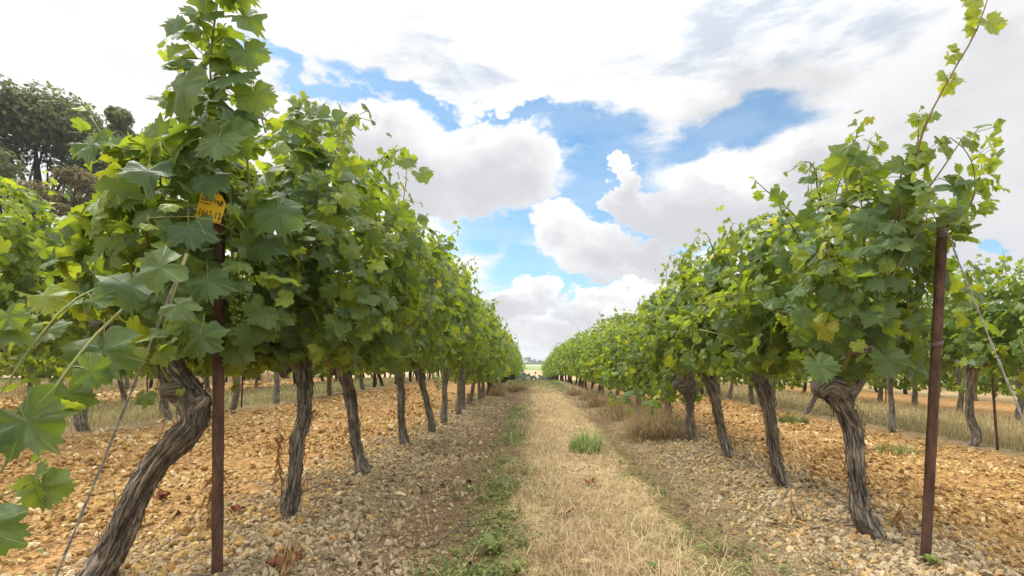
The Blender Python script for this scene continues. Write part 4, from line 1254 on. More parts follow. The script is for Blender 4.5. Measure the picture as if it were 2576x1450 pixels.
def build_tag():
    d = 1.915
    c = px(530, 524, d)
    s = d / F
    ang = math.radians(-13)
    # outline in photograph units: straight foot, shouldered top like an ear tag
    outl = [(-27, -34), (25, -34), (30, -29), (34, 18), (20, 36), (8, 42), (-14, 42), (-21, 38), (-30, 32), (-33, -28)]
    pts = []
    for i, (x, y) in enumerate(outl):
        pts.append((x, y))
    n = len(pts)
    V = [(x * s, 0, y * s) for x, y in pts] + [(x * s, .0022, y * s) for x, y in pts] + [(0, -.0004, 0), (0, .0026, 0)]
    T = []
    for i in range(n):
        j = (i + 1) % n
        T += [(2 * n, i, j), (2 * n + 1, n + j, n + i), (i, n + i, n + j), (i, n + j, j)]
    o = thing('plastic_tag', 'small yellow plastic tag numbered 1662-12, half hidden by leaves on the left post', 'tag', c)
    o.rotation_euler = (math.radians(4), -ang * -1, math.radians(6))
    o.rotation_euler = (math.radians(3), math.radians(13), math.radians(4))
    obj('plate', np_mesh('plate', V, T, None, [M['tag']], None, False), o)
    def text(body, size, x, y, name, sx=1.0):
        cu = bpy.data.curves.new(name, 'FONT')
        cu.body = body
        cu.size = size * s
        cu.extrude = .0003
        cu.offset = .0002
        t = bpy.data.objects.new(name, cu)
        C.objects.link(t)
        me = bpy.data.meshes.new_from_object(t.evaluated_get(bpy.context.evaluated_depsgraph_get()))
        bpy.data.objects.remove(t)
        me.materials.clear()
        me.materials.append(M['ink'])
        q = obj(name, me, o, (x * s, -.0009, y * s))
        q.rotation_euler = (math.radians(90), 0, 0)
        q.scale = (sx, 1, 1)
    bpy.context.view_layer.update()
    text('LABASTIDE', 11.5, -27, 15, 'title_lettering', .80)
    text('vins et distillerie', 4, -27, 7.5, 'small_lettering', 1.0)
    text('1662-12', 23, -28, -23, 'number_lettering', .74)
    # little rampant lion emblem
    lion = [(0, 0), (2, 3), (1, 6), (3, 8), (2, 11), (4, 14), (7, 15), (9, 13), (8, 11), (11, 12), (12, 10), (8, 9), (8, 7), (11, 7), (11, 5), (7, 5), (6, 3), (9, 1), (9, -1), (5, 0), (3, -3), (1, -3), (2, -1)]
    lion += [(-2, -1), (-3, 3), (-5, 6), (-4, 9), (-6, 10), (-7, 6), (-5, 2)]
    bm_v = [((x * .85 + 19) * s, -.0008, (y * .85 + 12) * s) for x, y in lion]
    me = bpy.data.meshes.new('emblem')
    me.from_pydata(bm_v, [], [tuple(range(len(bm_v)))])
    me.materials.append(M['ink'])
    obj('emblem', me, o)
    mb = MB()
    V, T = tube(np.array([(-26, 1), (26, 1)])[:, [0, 0, 1]] * s * [1, 0, 1] + [0, -.0008, 9.0 * s - 0], .0003, 4)
    mb.add(V, T, 0)
    # tie strap through the plate round to the post
    P = np.array([(-11, 36), (-12, 28), (-13, 22)])[:, [0, 0, 1]] * s * [1, 0, 1] + [0, -.004, 0]
    V, T = tube(P, .0013, 6)
    mb.add(V, T, 0)
    P = np.array([[-12 * s, -.003, 22 * s], [0, -.006, 27 * s], [22 * s, .015, 24 * s], [30 * s, .05, 20 * s]])
    V, T = tube(P, .0018, 6)
    mb.add(V, T, 0)
    obj('strap', mb.mesh('strap', [M['strap']]), o)
build_tag()

# ------------------------------------------------------------------ gravel and stones
rsg = np.random.RandomState(7)
STONE = []
for q in range(10):
    V, T = (ICO2 if q < 5 else ICO1)
    V = V.copy()
    for _ in range(5):                                          # knock flats off the stone
        nrm = unit(rsg.normal(0, 1, 3)[None])[0]
        h = rsg.uniform(.55, .85)
        dd = V @ nrm
        V = np.where((dd > h)[:, None], V - np.outer(dd - h, nrm), V)
    V = V + rsg.normal(0, .11, V.shape)
    V = V * np.array([rsg.uniform(.9, 1.25), rsg.uniform(.7, 1.05), rsg.uniform(.55, .95)])
    STONE.append((V, T))
def rand_y(rs, n, y0, y1, p=1.5):
    u = rs.uniform(0, 1, n)
    a = 1 - p
    return (y0 ** a + u * (y1 ** a - y0 ** a)) ** (1 / a)
def stones(name, label, mat, n, xs, y0, y1, smin, smax, seed, dens=None, p=1.35, cmean=.5):
    rs = np.random.RandomState(seed)
    x = rs.uniform(xs[0], xs[1], n)
    y = rand_y(rs, n, y0, y1, p)
    keep = np.ones(n, bool)
    if dens is not None:
        keep = rs.uniform(0, 1, n) < dens(x, y)
    x, y = x[keep], y[keep]
    n = len(x)
    s = smin * (smax / smin) ** (rs.uniform(0, 1, n) ** 3.7) * (1 + .05 * np.maximum(0, y - 3))
    near = (s * F / y) > 5.5
    var = np.where(near, rs.randint(0, 5, n), rs.randint(5, 10, n))
    yaw = rs.uniform(0, 6.283, n)
    tilt = rs.normal(0, .45, (n, 2))
    colr = np.clip(rs.normal(cmean, .26, n) + .38 * (patch(x, y, 2.3, seed) - .5) + .2 * (patch(x, y, 7.1, seed + 1) - .5), 0, 1)
    z = gz(x, y) + s * .16
    mb = MB()
    for q, (V, T) in enumerate(STONE):
        k = np.where(var == q)[0]
        if len(k) == 0:
            continue
        c, sn = np.cos(yaw[k]), np.sin(yaw[k])
        X = V[None, :, 0] * c[:, None] - V[None, :, 1] * sn[:, None]
        Yv = V[None, :, 0] * sn[:, None] + V[None, :, 1] * c[:, None]
        Z = V[None, :, 2] + X * tilt[k, 0][:, None] + Yv * tilt[k, 1][:, None]
        P = np.stack([X, Yv, Z], -1) * (s[k] * .5)[:, None, None] + np.stack([x[k], y[k], z[k]], -1)[:, None, :]
        TT = (T[None] + (np.arange(len(k)) * len(V))[:, None, None]).reshape(-1, 3)
        mb.add(P.reshape(-1, 3), TT, 0, rnd=np.repeat(colr[k], len(V)))
    o = obj(name, mb.mesh(name, [M[mat]], (0, 0, 0), False))
    tag(o, label, 'gravel', None, 'stuff')
def patch(x, y, f, ph):
    x = x + drift(y)
    return .5 + .5 * np.sin(f * x + ph + 1.7 * np.sin(f * .7 * y + ph)) * np.sin(f * .9 * y + 2 * ph + 1.3 * np.sin(f * .6 * x))
stones('gravel', 'ochre limestone rubble of the tilled strip left of the near left row', 'ochre_stone', 78000, (-4.4, -1.3), 1.2, 14,   .007, .050, 11,
       lambda x, y: sst(-4.45, -4.0, x) * (1 - .8 * sst(-1.85, -1.35, x)) * (.25 + .75 * sst(.1, .6, patch(x, y, 3.2, .4))), 1.35, .5)
stones('gravel', 'greyish pebbles along the foot of the near left row', 'grey_stone', 52000, (-2.2, -.40), 1.2, 12, .007, .040, 12,
       lambda x, y: sst(-2.2, -1.7, x) * (1 - .96 * sst(-.95, -.42, x + .12 * np.sin(5 * y))) * (.55 + .45 * patch(x, y, 5, 1.0)), 1.4, .55)
stones('gravel', 'greyish pebbles along the foot of the near right row', 'grey_stone', 38000, (1.0, 2.5), 1.3, 12, .007, .040, 13,
       lambda x, y: sst(.98, 1.4, x) * (1 - .85 * sst(1.95, 2.4, x)) * (.5 + .5 * patch(x, y, 4, 2.0)), 1.4, .55)
stones('gravel', 'ochre limestone rubble of the tilled strip right of the near right row', 'ochre_stone', 72000, (1.75, 4.5), 1.3, 14,  .007, .046, 14,
       lambda x, y: sst(1.8, 2.3, x) * (1 - sst(4.1, 4.5, x)) * (.25 + .75 * sst(.1, .6, patch(x, y, 3.4, 1.4))), 1.35, .42)
stones('gravel', 'ochre gravel of the bare strip far off on the left', 'ochre_stone', 5000, (-10.4, -7.7), 6, 22, .03, .09, 15, None, 1.2, .5)
stones('gravel', 'scattered ochre gravel on the bare soil right of the grass path', 'ochre_stone', 6000, (.95, 1.9), 1.3, 10, .008, .034, 16, lambda x, y: sst(.9, 1.25, x) * (.25 + .6 * patch(x, y, 3, .2)), 1.4, .5)

def rock(u, v, size, label, mat='ochre_stone', colr=.6, sc=(1.6, .8, .6), yaw=0.0):
    d = F * CH / (v - V0)
    p = px(u, v, d)
    z = float(gz(p[0], p[1]))
    V, T = ICO2
    V = V.copy() + rsg.normal(0, .09, V.shape)
    for _ in range(6):
        nrm = unit(rsg.normal(0, 1, 3)[None])[0]
        dd = V @ nrm
        V = np.where((dd > .72)[:, None], V - np.outer(dd - .72, nrm), V)
    V = V * np.array(sc) * size / 2
    o = thing('stone', label, 'stone', (p[0], p[1], z + size * .12), 'larger stones lying on the soil')
    o.data = None
    return o, V, T, mat, colr, yaw
def rock_obj(*a, **k):
    o, V, T, mat, colr, yaw = rock(*a, **k)
    loc, props = tuple(o.location), {q: o[q] for q in ('label', 'category', 'group')}
    bpy.data.objects.remove(o)
    me = np_mesh('stone', V, T, {'rnd': np.full(len(V), colr)}, [M[mat]], None, False)
    o = obj('stone', me, None, loc)
    o.rotation_euler = (.1, .15, yaw)
    for q, w in props.items():
        o[q] = w
rock_obj(540, 1362, .085, 'long ochre stone lying just right of the tagged post', colr=.7, sc=(2.0, .8, .65), yaw=.5)
rock_obj(618, 1330, .05, 'round ochre stone between the tagged post and the burr-footed vine', colr=.75, sc=(1.1, .9, .8))
rock_obj(1478, 1000 + 420, .05, 'pale stone on the path edge near the bottom of the view', colr=.9)
rock_obj(1150, 1238, .035, 'flat yellow stone on the dark soil left of the path', colr=.8, sc=(1.7, .7, .5), yaw=-.5)
rock_obj(1008, 1245, .055, 'long pale stone on the grey pebbles right of the burr-footed vine', colr=.95, sc=(1.9, .8, .5), yaw=-.5)
rock_obj(2030, 1340, .05, 'orange-brown stone on the soil left of the hooked vine', colr=.35, sc=(1.2, .9, .8))

# ------------------------------------------------------------------ grasses
def blades(name, label, mat, x, y, hgt, wid, rs, lean=.6, z0=None, cat='grass', rnd=None, kind='stuff', origin=None, direction=None):
    n = len(x)
    z = gz(x, y) if z0 is None else z0
    a = rs.uniform(0, 6.283, n) if direction is None else direction
    ln = np.abs(rs.normal(lean, .35, n))
    dx, dy = np.cos(a), np.sin(a)
    w = np.stack([-dy, dx, np.zeros(n)], -1) * (wid * rs.uniform(.6, 1.3, n))[:, None] * .5
    b = np.stack([x, y, z - .004], -1)
    D = np.stack([dx, dy, np.zeros(n)], -1)
    up = np.array([0, 0, 1.0])
    c1, s1 = np.cos(ln * .6)[:, None], np.sin(ln * .6)[:, None]
    c2, s2 = np.cos(np.minimum(ln * 1.5, 1.75))[:, None], np.sin(np.minimum(ln * 1.5, 1.75))[:, None]
    m = b + (D * s1 + up * c1) * (hgt * .5)[:, None]
    t = m + (D * s2 + up * c2) * (hgt * .5)[:, None]
    V = np.stack([b - w, b + w, m - w * .75, m + w * .75, t], 1)
    T = np.array([[0, 1, 3], [0, 3, 2], [2, 3, 4]])
    TT = (T[None] + (np.arange(n) * 5)[:, None, None]).reshape(-1, 3)
    r = rs.uniform(0, 1, n) if rnd is None else rnd
    V = V.reshape(-1, 3)
    if origin is not None:
        V = V - np.asarray(origin)
    return np_mesh(name, V, TT, {'rnd': np.repeat(r, 5)}, [M[mat]])
def straw_density(x, y):
    x = x + drift(y)
    e = .10 * np.sin(2.1 * y) + .06 * np.sin(5.3 * y + 1)
    xl = -.14 - .03 * np.clip(y - 2, 0, 10)
    xr = .60 + .02 * np.clip(y - 2, 0, 10)
    return np.clip(sst(-.10, .10, x + e - xl) * (1 - sst(-.12, .14, x + e * .7 - xr)) + .07 * sst(-.75, -.4, x) * (1 - sst(.9, 1.2, x)), 0, 1)
rsb = np.random.RandomState(21)
n = 150000
x, y = rsb.uniform(-.95, 1.3, n), rand_y(rsb, n, 1.1, 30, 1.45)
x = x - drift(y)
k = rsb.uniform(0, 1, n) < straw_density(x, y) * (.22 + .78 * sst(.12, .6, patch(x, y, 4, .7)))
x, y = x[k], y[k]
hg = rsb.uniform(.025, .075, len(x)) * (1 + .03 * y)
wd = np.full(len(x), .0020) * (1 + .16 * np.maximum(0, y - 2))
tone = np.clip(rsb.uniform(0, 1, len(x)) - .45 * sst(.45, .9, patch(x, y, 2.6, 3.1)) * rsb.uniform(.3, 1, len(x)), 0, 1)
o = obj('dry_grass', blades('dry_grass', '', 'straw', x, y, hg, wd, rsb, 1.0, rnd=tone))
tag(o, 'dry mown straw-coloured grass covering the path between the two rows', 'grass', None, 'stuff')
# fallen stalks lying flat in the mown grass
n = 9000
x, y = rsb.uniform(-.5, 1.2, n), rand_y(rsb, n, 1.1, 14, 1.4)
k = rsb.uniform(0, 1, n) < straw_density(x, y)
x, y = x[k], y[k]
o = obj('dry_grass', blades('dry_grass', '', 'straw', x, y, rsb.uniform(.08, .22, len(x)), np.full(len(x), .0022) * (1 + .12 * y), rsb, 1.5, gz(x, y) + .03, rnd=rsb.uniform(.4, .93, len(x))))
tag(o, 'loose pale straw lying on top of the mown path', 'straw', None, 'stuff')
# greener grass: along the path edges, on the crest and in the neighbouring alleys
def green_zone(n, xs, y0, y1, dens, seed, h, mat, label, p=1.3, w=.0026):
    rs = np.random.RandomState(seed)
    x, y = rs.uniform(xs[0], xs[1], n), rand_y(rs, n, y0, y1, p)
    k0 = x
    x = x - drift(y)
    k = rs.uniform(0, 1, n) < dens(x, y)
    x, y = x[k], y[k]
    o = obj('grass', blades('grass', '', mat, x, y, rs.uniform(h * .4, h, len(x)) * (1 + .02 * y), np.full(len(x), w) * (1 + .14 * np.maximum(0, y - 2)), rs, .6))
    tag(o, label, 'grass', None, 'stuff')
green_zone(22000, (-.75, 1.25), 1.2, 26, lambda x, y: np.clip(np.exp(-((x + drift(y) + .25 + .02 * np.clip(y - 2, 0, 8) + .06 * np.sin(2.3 * y)) / .21) ** 2) * .30 + .22 * sst(.4, .9, patch(x, y, 2.1, 4.0)) + .04 + .4 * np.exp(-((x + drift(y) - .80) / .12) ** 2), 0, 1) * (.3 + .7 * sst(.25, .75, patch(x, y, 3.3, 2.2))), 31, .06, 'green_grass', 'short green grass growing along the edges of the path')
green_zone(14000, (-1.1, 1.2), 14, 30, lambda x, y: .35 + .6 * sst(17, 22, y), 32, .09, 'green_grass', 'fresh green grass where the path goes over its crest', 1.05)
green_zone(26000, (-7.3, -4.7), 4.2, 22, lambda x, y: .5 + .5 * patch(x, y, 1.4, .5), 33, .12, 'green_grass', 'low grass in the alley behind the second row on the left', 1.2)
green_zone(26000, (4.75, 7.4), 4.2, 22, lambda x, y: .35 + .5 * patch(x, y, 1.4, 1.5), 34, .12, 'green_grass', 'low green grass in the alley behind the second row on the right', 1.2)
green_zone(22000, (-7.3, -4.5), 4.2, 22, lambda x, y: .4 + .6 * patch(x, y, 1.2, 2.5), 35, .16, 'straw', 'dry bent grass in the alley behind the second row on the left', 1.2)
green_zone(40000, (4.7, 7.6), 4.4, 22, lambda x, y: .4 + .6 * patch(x, y, 1.2, .5), 36, .17, 'straw', 'dry grass standing behind the second row on the right', 1.2)
green_zone(16000, (-14, -10.8), 8, 26, lambda x, y: .8, 37, .35, 'straw', 'dry grass beyond the farthest vines on the left', 1.1, .004)

# leafy weeds: little rosettes and creeping stems
def weed_mesh(rs, x, y, hgt, leaf, per, name='weeds', mat='weed', origin=None):
    n = len(x)
    z = gz(x, y)
    base = np.stack([x, y, z], -1)
    B = np.repeat(base, per, 0)
    m = n * per
    H = np.repeat(hgt, per)
    a = rs.uniform(0, 6.283, m)
    out = np.stack([np.cos(a), np.sin(a), np.zeros(m)], -1)
    h = rs.uniform(.15, 1, m) * H
    P = B + out * (rs.uniform(.1, .55, m) * H)[:, None] + np.array([0, 0, 1]) * h[:, None]
    D = unit(out + np.array([0, 0, .5]) + rs.normal(0, .35, (m, 3)))
    Sd = unit(np.cross(D, np.array([0, 0, 1.0]) + rs.normal(0, .3, (m, 3))))
    s = (leaf * rs.uniform(.6, 1.3, m) * np.repeat((1 + .06 * y), per))[:, None]
    V = np.stack([P, P + D * s * .5 + Sd * s * .26, P + D * s - np.array([0, 0, .15]) * s, P + D * s * .5 - Sd * s * .26], 1).reshape(-1, 3)
    T = (np.array([[0, 1, 2], [0, 2, 3]])[None] + (np.arange(m) * 4)[:, None, None]).reshape(-1, 3)
    if origin is not None:
        V = V - np.asarray(origin)
    return np_mesh(name, V, T, {'rnd': np.repeat(np.clip(rs.normal(.5, .3, m), 0, 1), 4)}, [M[mat]], None, False)
rsw = np.random.RandomState(61)
n = 5200
x, y = rsw.normal(-.27, .13, n), rand_y(rsw, n, 1.2, 10, 1.25)
x = x - .025 * np.clip(y - 2, 0, 8)
k = rsw.uniform(0, 1, n) < sst(.15, .75, patch(x, y, 3.1, 2.2)) * .42 + .10
x, y = x[k], y[k]
o = obj('weeds', weed_mesh(rsw, x, y, rsw.uniform(.015, .06, len(x)), .020, 7))
tag(o, 'small leafy green weeds along the left edge of the path', 'weeds', None, 'stuff')
n = 1700
x, y = np.concatenate([rsw.normal(.82, .2, n // 2), rsw.uniform(-.1, .7, n // 2)]), rand_y(rsw, n, 1.25, 10, 1.3)
k = rsw.uniform(0, 1, n) < sst(.5, .85, patch(x, y, 2.9, .3)) * .9 + .03
x, y = x[k], y[k]
o = obj('weeds', weed_mesh(rsw, x, y, rsw.uniform(.015, .05, len(x)), .018, 6))
tag(o, 'sparse green weeds among the straw and along the right edge of the path', 'weeds', None, 'stuff')
n = 420
x, y = np.concatenate([rsw.uniform(-4.4, -.9, n // 2), rsw.uniform(1.2, 4.4, n // 2)]), rand_y(rsw, n, 1.6, 12, 1.2)
o = obj('weeds', weed_mesh(rsw, x, y, rsw.uniform(.012, .035, n), .015, 5))
tag(o, 'tiny seedlings scattered over the stony strips', 'weeds', None, 'stuff')

def ground_at(u, v):
    d = F * CH / (v - V0)
    for _ in range(8):
        p = px(u, v, d)
        d = F * (CH - float(gz(p[0], d))) / (v - V0)
    p = px(u, v, d)
    return p[0], d, float(gz(p[0], d))
def tuft(u, v, n, h, rad, mat, label, lean, cat, name, w=.004, seed=1, sq=.8, zs=0):
    rs = np.random.RandomState(seed)
    X, Y, Z = ground_at(u, v)
    a = rs.uniform(0, 6.283, n)
    r = rad * (np.minimum(np.abs(rs.normal(0, .55, n)), 1.5) if mat == 'straw' else np.sqrt(rs.uniform(0, 1, n)))
    x, y = X + r * np.cos(a), Y + r * np.sin(a) * sq
    hh = h * rs.uniform(.35, 1.12, n) * np.clip(1 - .4 * (r / rad) ** 2, .3, 1)
    me = blades(name, '', mat, x, y, hh, np.full(n, w), rs, lean, None, origin=(X, Y, Z), direction=a + rs.normal(0, .9, n))
    o = obj(name, me, None, (X, Y, Z))
    tag(o, label, cat)
    return o
tuft(1476, 1138, 700, .31, .17, 'tussock', 'bushy bright green grass tussock standing alone in the straw path', .42, 'grass tussock', 'grass_tussock', .0055, 5)
tuft(1650, 1095, 3200, .62, .40, 'straw', 'big mound of dry tangled grass at the foot of the right row', 1.05, 'dry grass', 'dry_grass_clump', .0035, 6, 1.0)
tuft(1555, 1040, 1200, .5, .32, 'straw', 'smaller dry grass clump further along the right row, behind the big mound', .9, 'dry grass', 'dry_grass_clump', .004, 7)
tuft(1995, 1065, 420, .22, .22, 'green_grass', 'yellow-green leafy bush low down behind the second right-hand vine', .5, 'weed', 'grass_tussock', .009, 8)
tuft(2255, 1140, 260, .16, .22, 'green_grass', 'low green grass patch behind the hooked vine', .6, 'grass', 'grass_tussock', .006, 9)
tuft(1300, 985, 700, .5, .5, 'straw', 'dry grass tuft at the far foot of the left row', .7, 'dry grass', 'dry_grass_clump', .010, 10)

for i, (xx, yy_) in enumerate([(1.42, 6.6), (1.30, 7.8), (1.40, 8.9), (1.2, 10.2), (1.25, 12.0), (1.1, 14.0), (-1.15, 13.2), (-1.2, 15.5)]):
    xx = xx - float(drift(yy_))
    dd = float(gz(xx, yy_))
    o = tuft(U0 + F * xx / yy_, V0 + F * (CH - dd) / yy_, 900, .42, .36, 'straw', ('dry grass clump growing along the foot of the right row, beyond the big mound' if xx > 0 else 'dry grass clump far along the foot of the left row'), .8, 'dry grass', 'dry_grass_clump', .006, 70 + i)
    o['group'] = 'dry grass clumps along the foot of the ' + ('right row' if xx > 0 else 'left row')

def broad_weed(u, v, h, label, nl=9, seed=3, wide=.028, up=.9):
    rs = np.random.RandomState(seed)
    X, Y, Z = ground_at(u, v)
    o = thing('broadleaf_weed', label, 'weed', (X, Y, Z))
    for i in range(nl):
        a = i * 2.4 + rs.uniform(-.3, .3)
        L_ = h * rs.uniform(.65, 1.05)
        D = np.array([math.cos(a), math.sin(a), 0])
        t = np.linspace(0, 1, 9)
        c = np.outer(t * L_ * .75, D) * rs.uniform(.35, 1.0) + np.outer(L_ * (up * t - .45 * t ** 3), [0, 0, 1])
        sd = np.array([-D[1], D[0], 0])
        w = wide * np.sin(np.clip(t * .95 + .04, 0, 1) * math.pi) ** .7 * rs.uniform(.7, 1.1)
        V = np.vstack([c - w[:, None] * sd + np.outer(w * .3, [0, 0, 1]), c, c + w[:, None] * sd + np.outer(w * .3, [0, 0, 1])])
        T = []
        for q in range(2):
            for k_ in range(8):
                a0, b0 = q * 9 + k_, (q + 1) * 9 + k_
                T += [(a0, b0, b0 + 1), (a0, b0 + 1, a0 + 1)]
        obj('leaf', np_mesh('leaf', V, T, {'rnd': np.full(27, rs.uniform(.1, .8))}, [M['weed']]), o)
broad_weed(1245, 1400, .17, 'broad-leaved green weed with upright leaves at the left edge of the path', 8, 3, .020)
broad_weed(1560, 1165, .07, 'small upright green weed right of the bushy grass tussock', 5, 4, .012)
broad_weed(1640, 1440, .09, 'little green weed in the straw at the bottom of the view', 7, 5, .012)
broad_weed(2345, 1425, .08, 'green weed sprouting at the foot of the bare rusty post', 8, 6, .016)
broad_weed(1300, 1448, .12, 'narrow-leaved green weed at the bottom edge beside the path', 9, 9, .012)

def dead_plant(u, v, h, label, seed, heavy=1.0):
    rs = np.random.RandomState(seed)
    X, Y, Z = ground_at(u, v)
    o = thing('dead_weed', label, 'dead weed', (X, Y, Z))
    t = np.linspace(0, 1, 10)
    P = np.stack([.05 * np.sin(t * 3 + seed) * h + .05 * t, .03 * np.cos(t * 4) * h, t * h], -1)
    mb = MB()
    V, T = tube(P, np.linspace(.005, .002, 10), 5)
    mb.add(V, T, 0)
    obj('stem', mb.mesh('stem', [M['deadstalk']]), o)
    mb = MB()
    for i in range(int(34 * heavy)):
        p = P[rs.randint(3, 10)] * np.array([1, 1, rs.uniform(.7, 1.0)])
        q = p + np.array([rs.normal(0, .03), rs.normal(0, .03), -rs.uniform(.03, .13)])
        wv = unit(rs.normal(0, 1, 3)[None])[0] * rs.uniform(.004, .013)
        m_ = (p + q) / 2 + rs.normal(0, .012, 3)
        mb.add([p, m_ - wv, m_ + wv, q], [(0, 1, 2), (1, 3, 2)], 0)
    obj('withered_leaves', mb.mesh('withered_leaves', [M['deadstalk']], (0, 0, 0), False), o)
dead_plant(697, 1258, .52, 'tall withered brown stalk with hanging dead leaves left of the burr-footed vine', 2)
dead_plant(528, 1350, .36, 'withered brown plant leaning against the tagged post', 3, 1.3)
dead_plant(860, 1120, .24, 'thin dry stalk beside the knobbly-headed vine', 4, .5)
dead_plant(2245, 1330, .18, 'dry brown sprig on the ochre soil left of the bare rusty post', 5, .7)
dead_plant(700, 1440, .16, 'curled dead plant on the grey pebbles at the bottom left', 6, .9)
dead_plant(1970, 1330, .22, 'thin straw stalk standing before the second right-hand vine', 7, .3)

def vine_leaf_on_ground(u, v, size, label, seed, young=None):
    rs = np.random.RandomState(seed)
    X, Y, Z = ground_at(u, v)
    V, T, vein = TPL['hi'][seed % 10]
    V = V.copy()
    V[:, 2] = V[:, 2] * 1.6 + .35 * np.abs(V[:, 0]) + .25 * V[:, 1] ** 2
    me = np_mesh('fallen_leaf', V * size, T, {'rnd': np.full(len(V), .3), 'age': np.full(len(V), .2), 'vein': vein}, [M['deadleaf']])
    o = obj('fallen_leaf', me, None, (X, Y, Z + .02))
    o.rotation_euler = (rs.normal(0, .3), rs.normal(0, .3), rs.uniform(0, 6))
    tag(o, label, 'dead leaf', 'fallen vine leaves')
for i, (u, v, s, lab) in enumerate([(1424, 1300, .09, 'curled dark red leaf in the middle of the straw path'), (1485, 1222, .08, 'brown dead leaf on the path, the farthest of those lying in the straw'), (1685, 1105, .10, 'orange-red dead leaf against the big dry grass mound'),
                                    (1180, 1222, .06, 'small reddish dead leaf on the dark soil left of the path'), (1185, 1415, .07, 'brown dead leaf at the left edge of the weeds near the bottom'), (690, 1430, .06, 'dark red dead leaf on grey pebbles at the bottom left'),
                                    (745, 1408, .055, 'rusty brown leaf on the pebbles right of the curled dead plant'), (410, 1260, .08, 'purplish dead leaf on the ochre rubble right of the leaning trunk'), (1640, 1108, .07, 'small brown leaf at the foot of the dry grass mound'),
                                    (600, 1290, .07, 'dull brown leaf between the tagged post and the burr-footed vine')]):
    vine_leaf_on_ground(u, v, s, lab, i)

rst = np.random.RandomState(77)
TW = [(790, 1265, .34, .2, 'grey twig lying right of the burr at the second left vine'), (770, 1240, .30, .05, 'thin grey twig just above another at the second left vine'), (975, 1165, .5, -.1, 'bent twig below the third left-row vine'), (1055, 1140, .45, -.2, 'long twig at the foot of the fourth left-row vine'),
      (905, 1368, .25, -.9, 'pale stick on the pebbles at the bottom left of the path'), (1130, 1355, .28, .7, 'reddish brown stick at the dark soil edge, lower left of the path'), (1165, 1330, .2, .9, 'short reddish stick lying near the path weeds'),
      (1460, 1185, .32, -.1, 'reddish twig across the path below the tussock'), (1880, 1180, .4, .4, 'dark twig on the soil left of the second right-hand vine'), (2060, 1325, .5, -.15, 'long grey prunings at the foot of the hooked vine'), (2240, 1345, .4, -.2, 'grey prunings between the hooked vine and the rusty post'),
      (1750, 1145, .4, .1, 'thin twig before the burly-headed vine on the right'), (1225, 1050, .7, -.3, 'dark twig far along the foot of the left row'), (560, 1455, .2, .4, 'pale twig at the bottom edge right of the tagged post'), (330, 1215, .15, .5, 'small twig on the ochre rubble beside the leaning trunk')]
for u, v, L_, a, lab in TW:
    X, Y, Z = ground_at(u, v)
    t = np.linspace(-.5, .5, 9)
    P = np.stack([t * L_ * math.cos(a), t * L_ * math.sin(a) + .03 * np.sin(t * 7 + a * 9), 0 * t], -1)
    P[:, 2] = gz(X + P[:, 0], Y + P[:, 1]) - Z + .016 + .012 * np.sin(t * 9 + 3 * a)
    mb = MB()
    V, T = tube(P, np.linspace(.0048, .0022, 9) * (1 + .05 * Y), 5)
    mb.add(V, T, 0)
    f = P[5]
    V, T = tube([f, f + [L_ * .12, L_ * .08 * (1 if a > 0 else -1), .012], f + [L_ * .25, L_ * .1, .01]], [.003, .0022, .0012], 4)
    mb.add(V, T, 0)
    o = obj('twig', mb.mesh('twig', [M['twig']]), None, (X, Y, Z))
    tag(o, lab, 'twig', 'dead twigs on the soil')
# fine litter of straw bits and twiglets on the soil
n = 5200
x = np.concatenate([rst.uniform(-2.0, -.5, n // 2), rst.uniform(.9, 2.3, n // 2)])
y = rand_y(rst, n, 1.2, 10, 1.5)
o = obj('litter', blades('litter', '', 'straw', x, y, rst.uniform(.03, .12, n), np.full(n, .0022) * (1 + .08 * y), rst, 1.9, gz(x, y) + .014, rnd=rst.uniform(0, .8, n)))
tag(o, 'fine dry litter of stems on the soil under the rows', 'litter', None, 'stuff')

# ------------------------------------------------------------------ trees
def leaf_cloud(mb, rs, centres, radii, n, size, mi=0):
    w = radii.prod(1) ** .67 if radii.ndim == 2 else radii ** 2
    k = rs.choice(len(centres), n, p=w / w.sum())
    d = unit(rs.normal(0, 1, (n, 3)))
    r = rs.uniform(.25, 1, n) ** .45
    P = centres[k] + d * radii[k] * r[:, None] + rs.normal(0, .06, (n, 3)) * radii[k]
    N = unit(d + np.array([0, 0, .5]) + rs.normal(0, .6, (n, 3)))
    A = unit(np.cross(N, rs.normal(0, 1, (n, 3))))
    B = np.cross(N, A)
    s = (size * rs.uniform(.6, 1.35, n))[:, None]
    V = np.stack([P - A * s * .5, P + B * s * .32 - A * s * .1, P + A * s * .5 + N * s * .1, P - B * s * .32 + N * s * .05], 1).reshape(-1, 3)
    T = (np.array([[0, 1, 2], [0, 2, 3]])[None] + (np.arange(n) * 4)[:, None, None]).reshape(-1, 3)
    mb.add(V, T, mi, rnd=np.repeat(np.clip(rs.normal(.45, .25, n) + .10 * np.sin(k * 2.7)[...], 0, 1), 4))
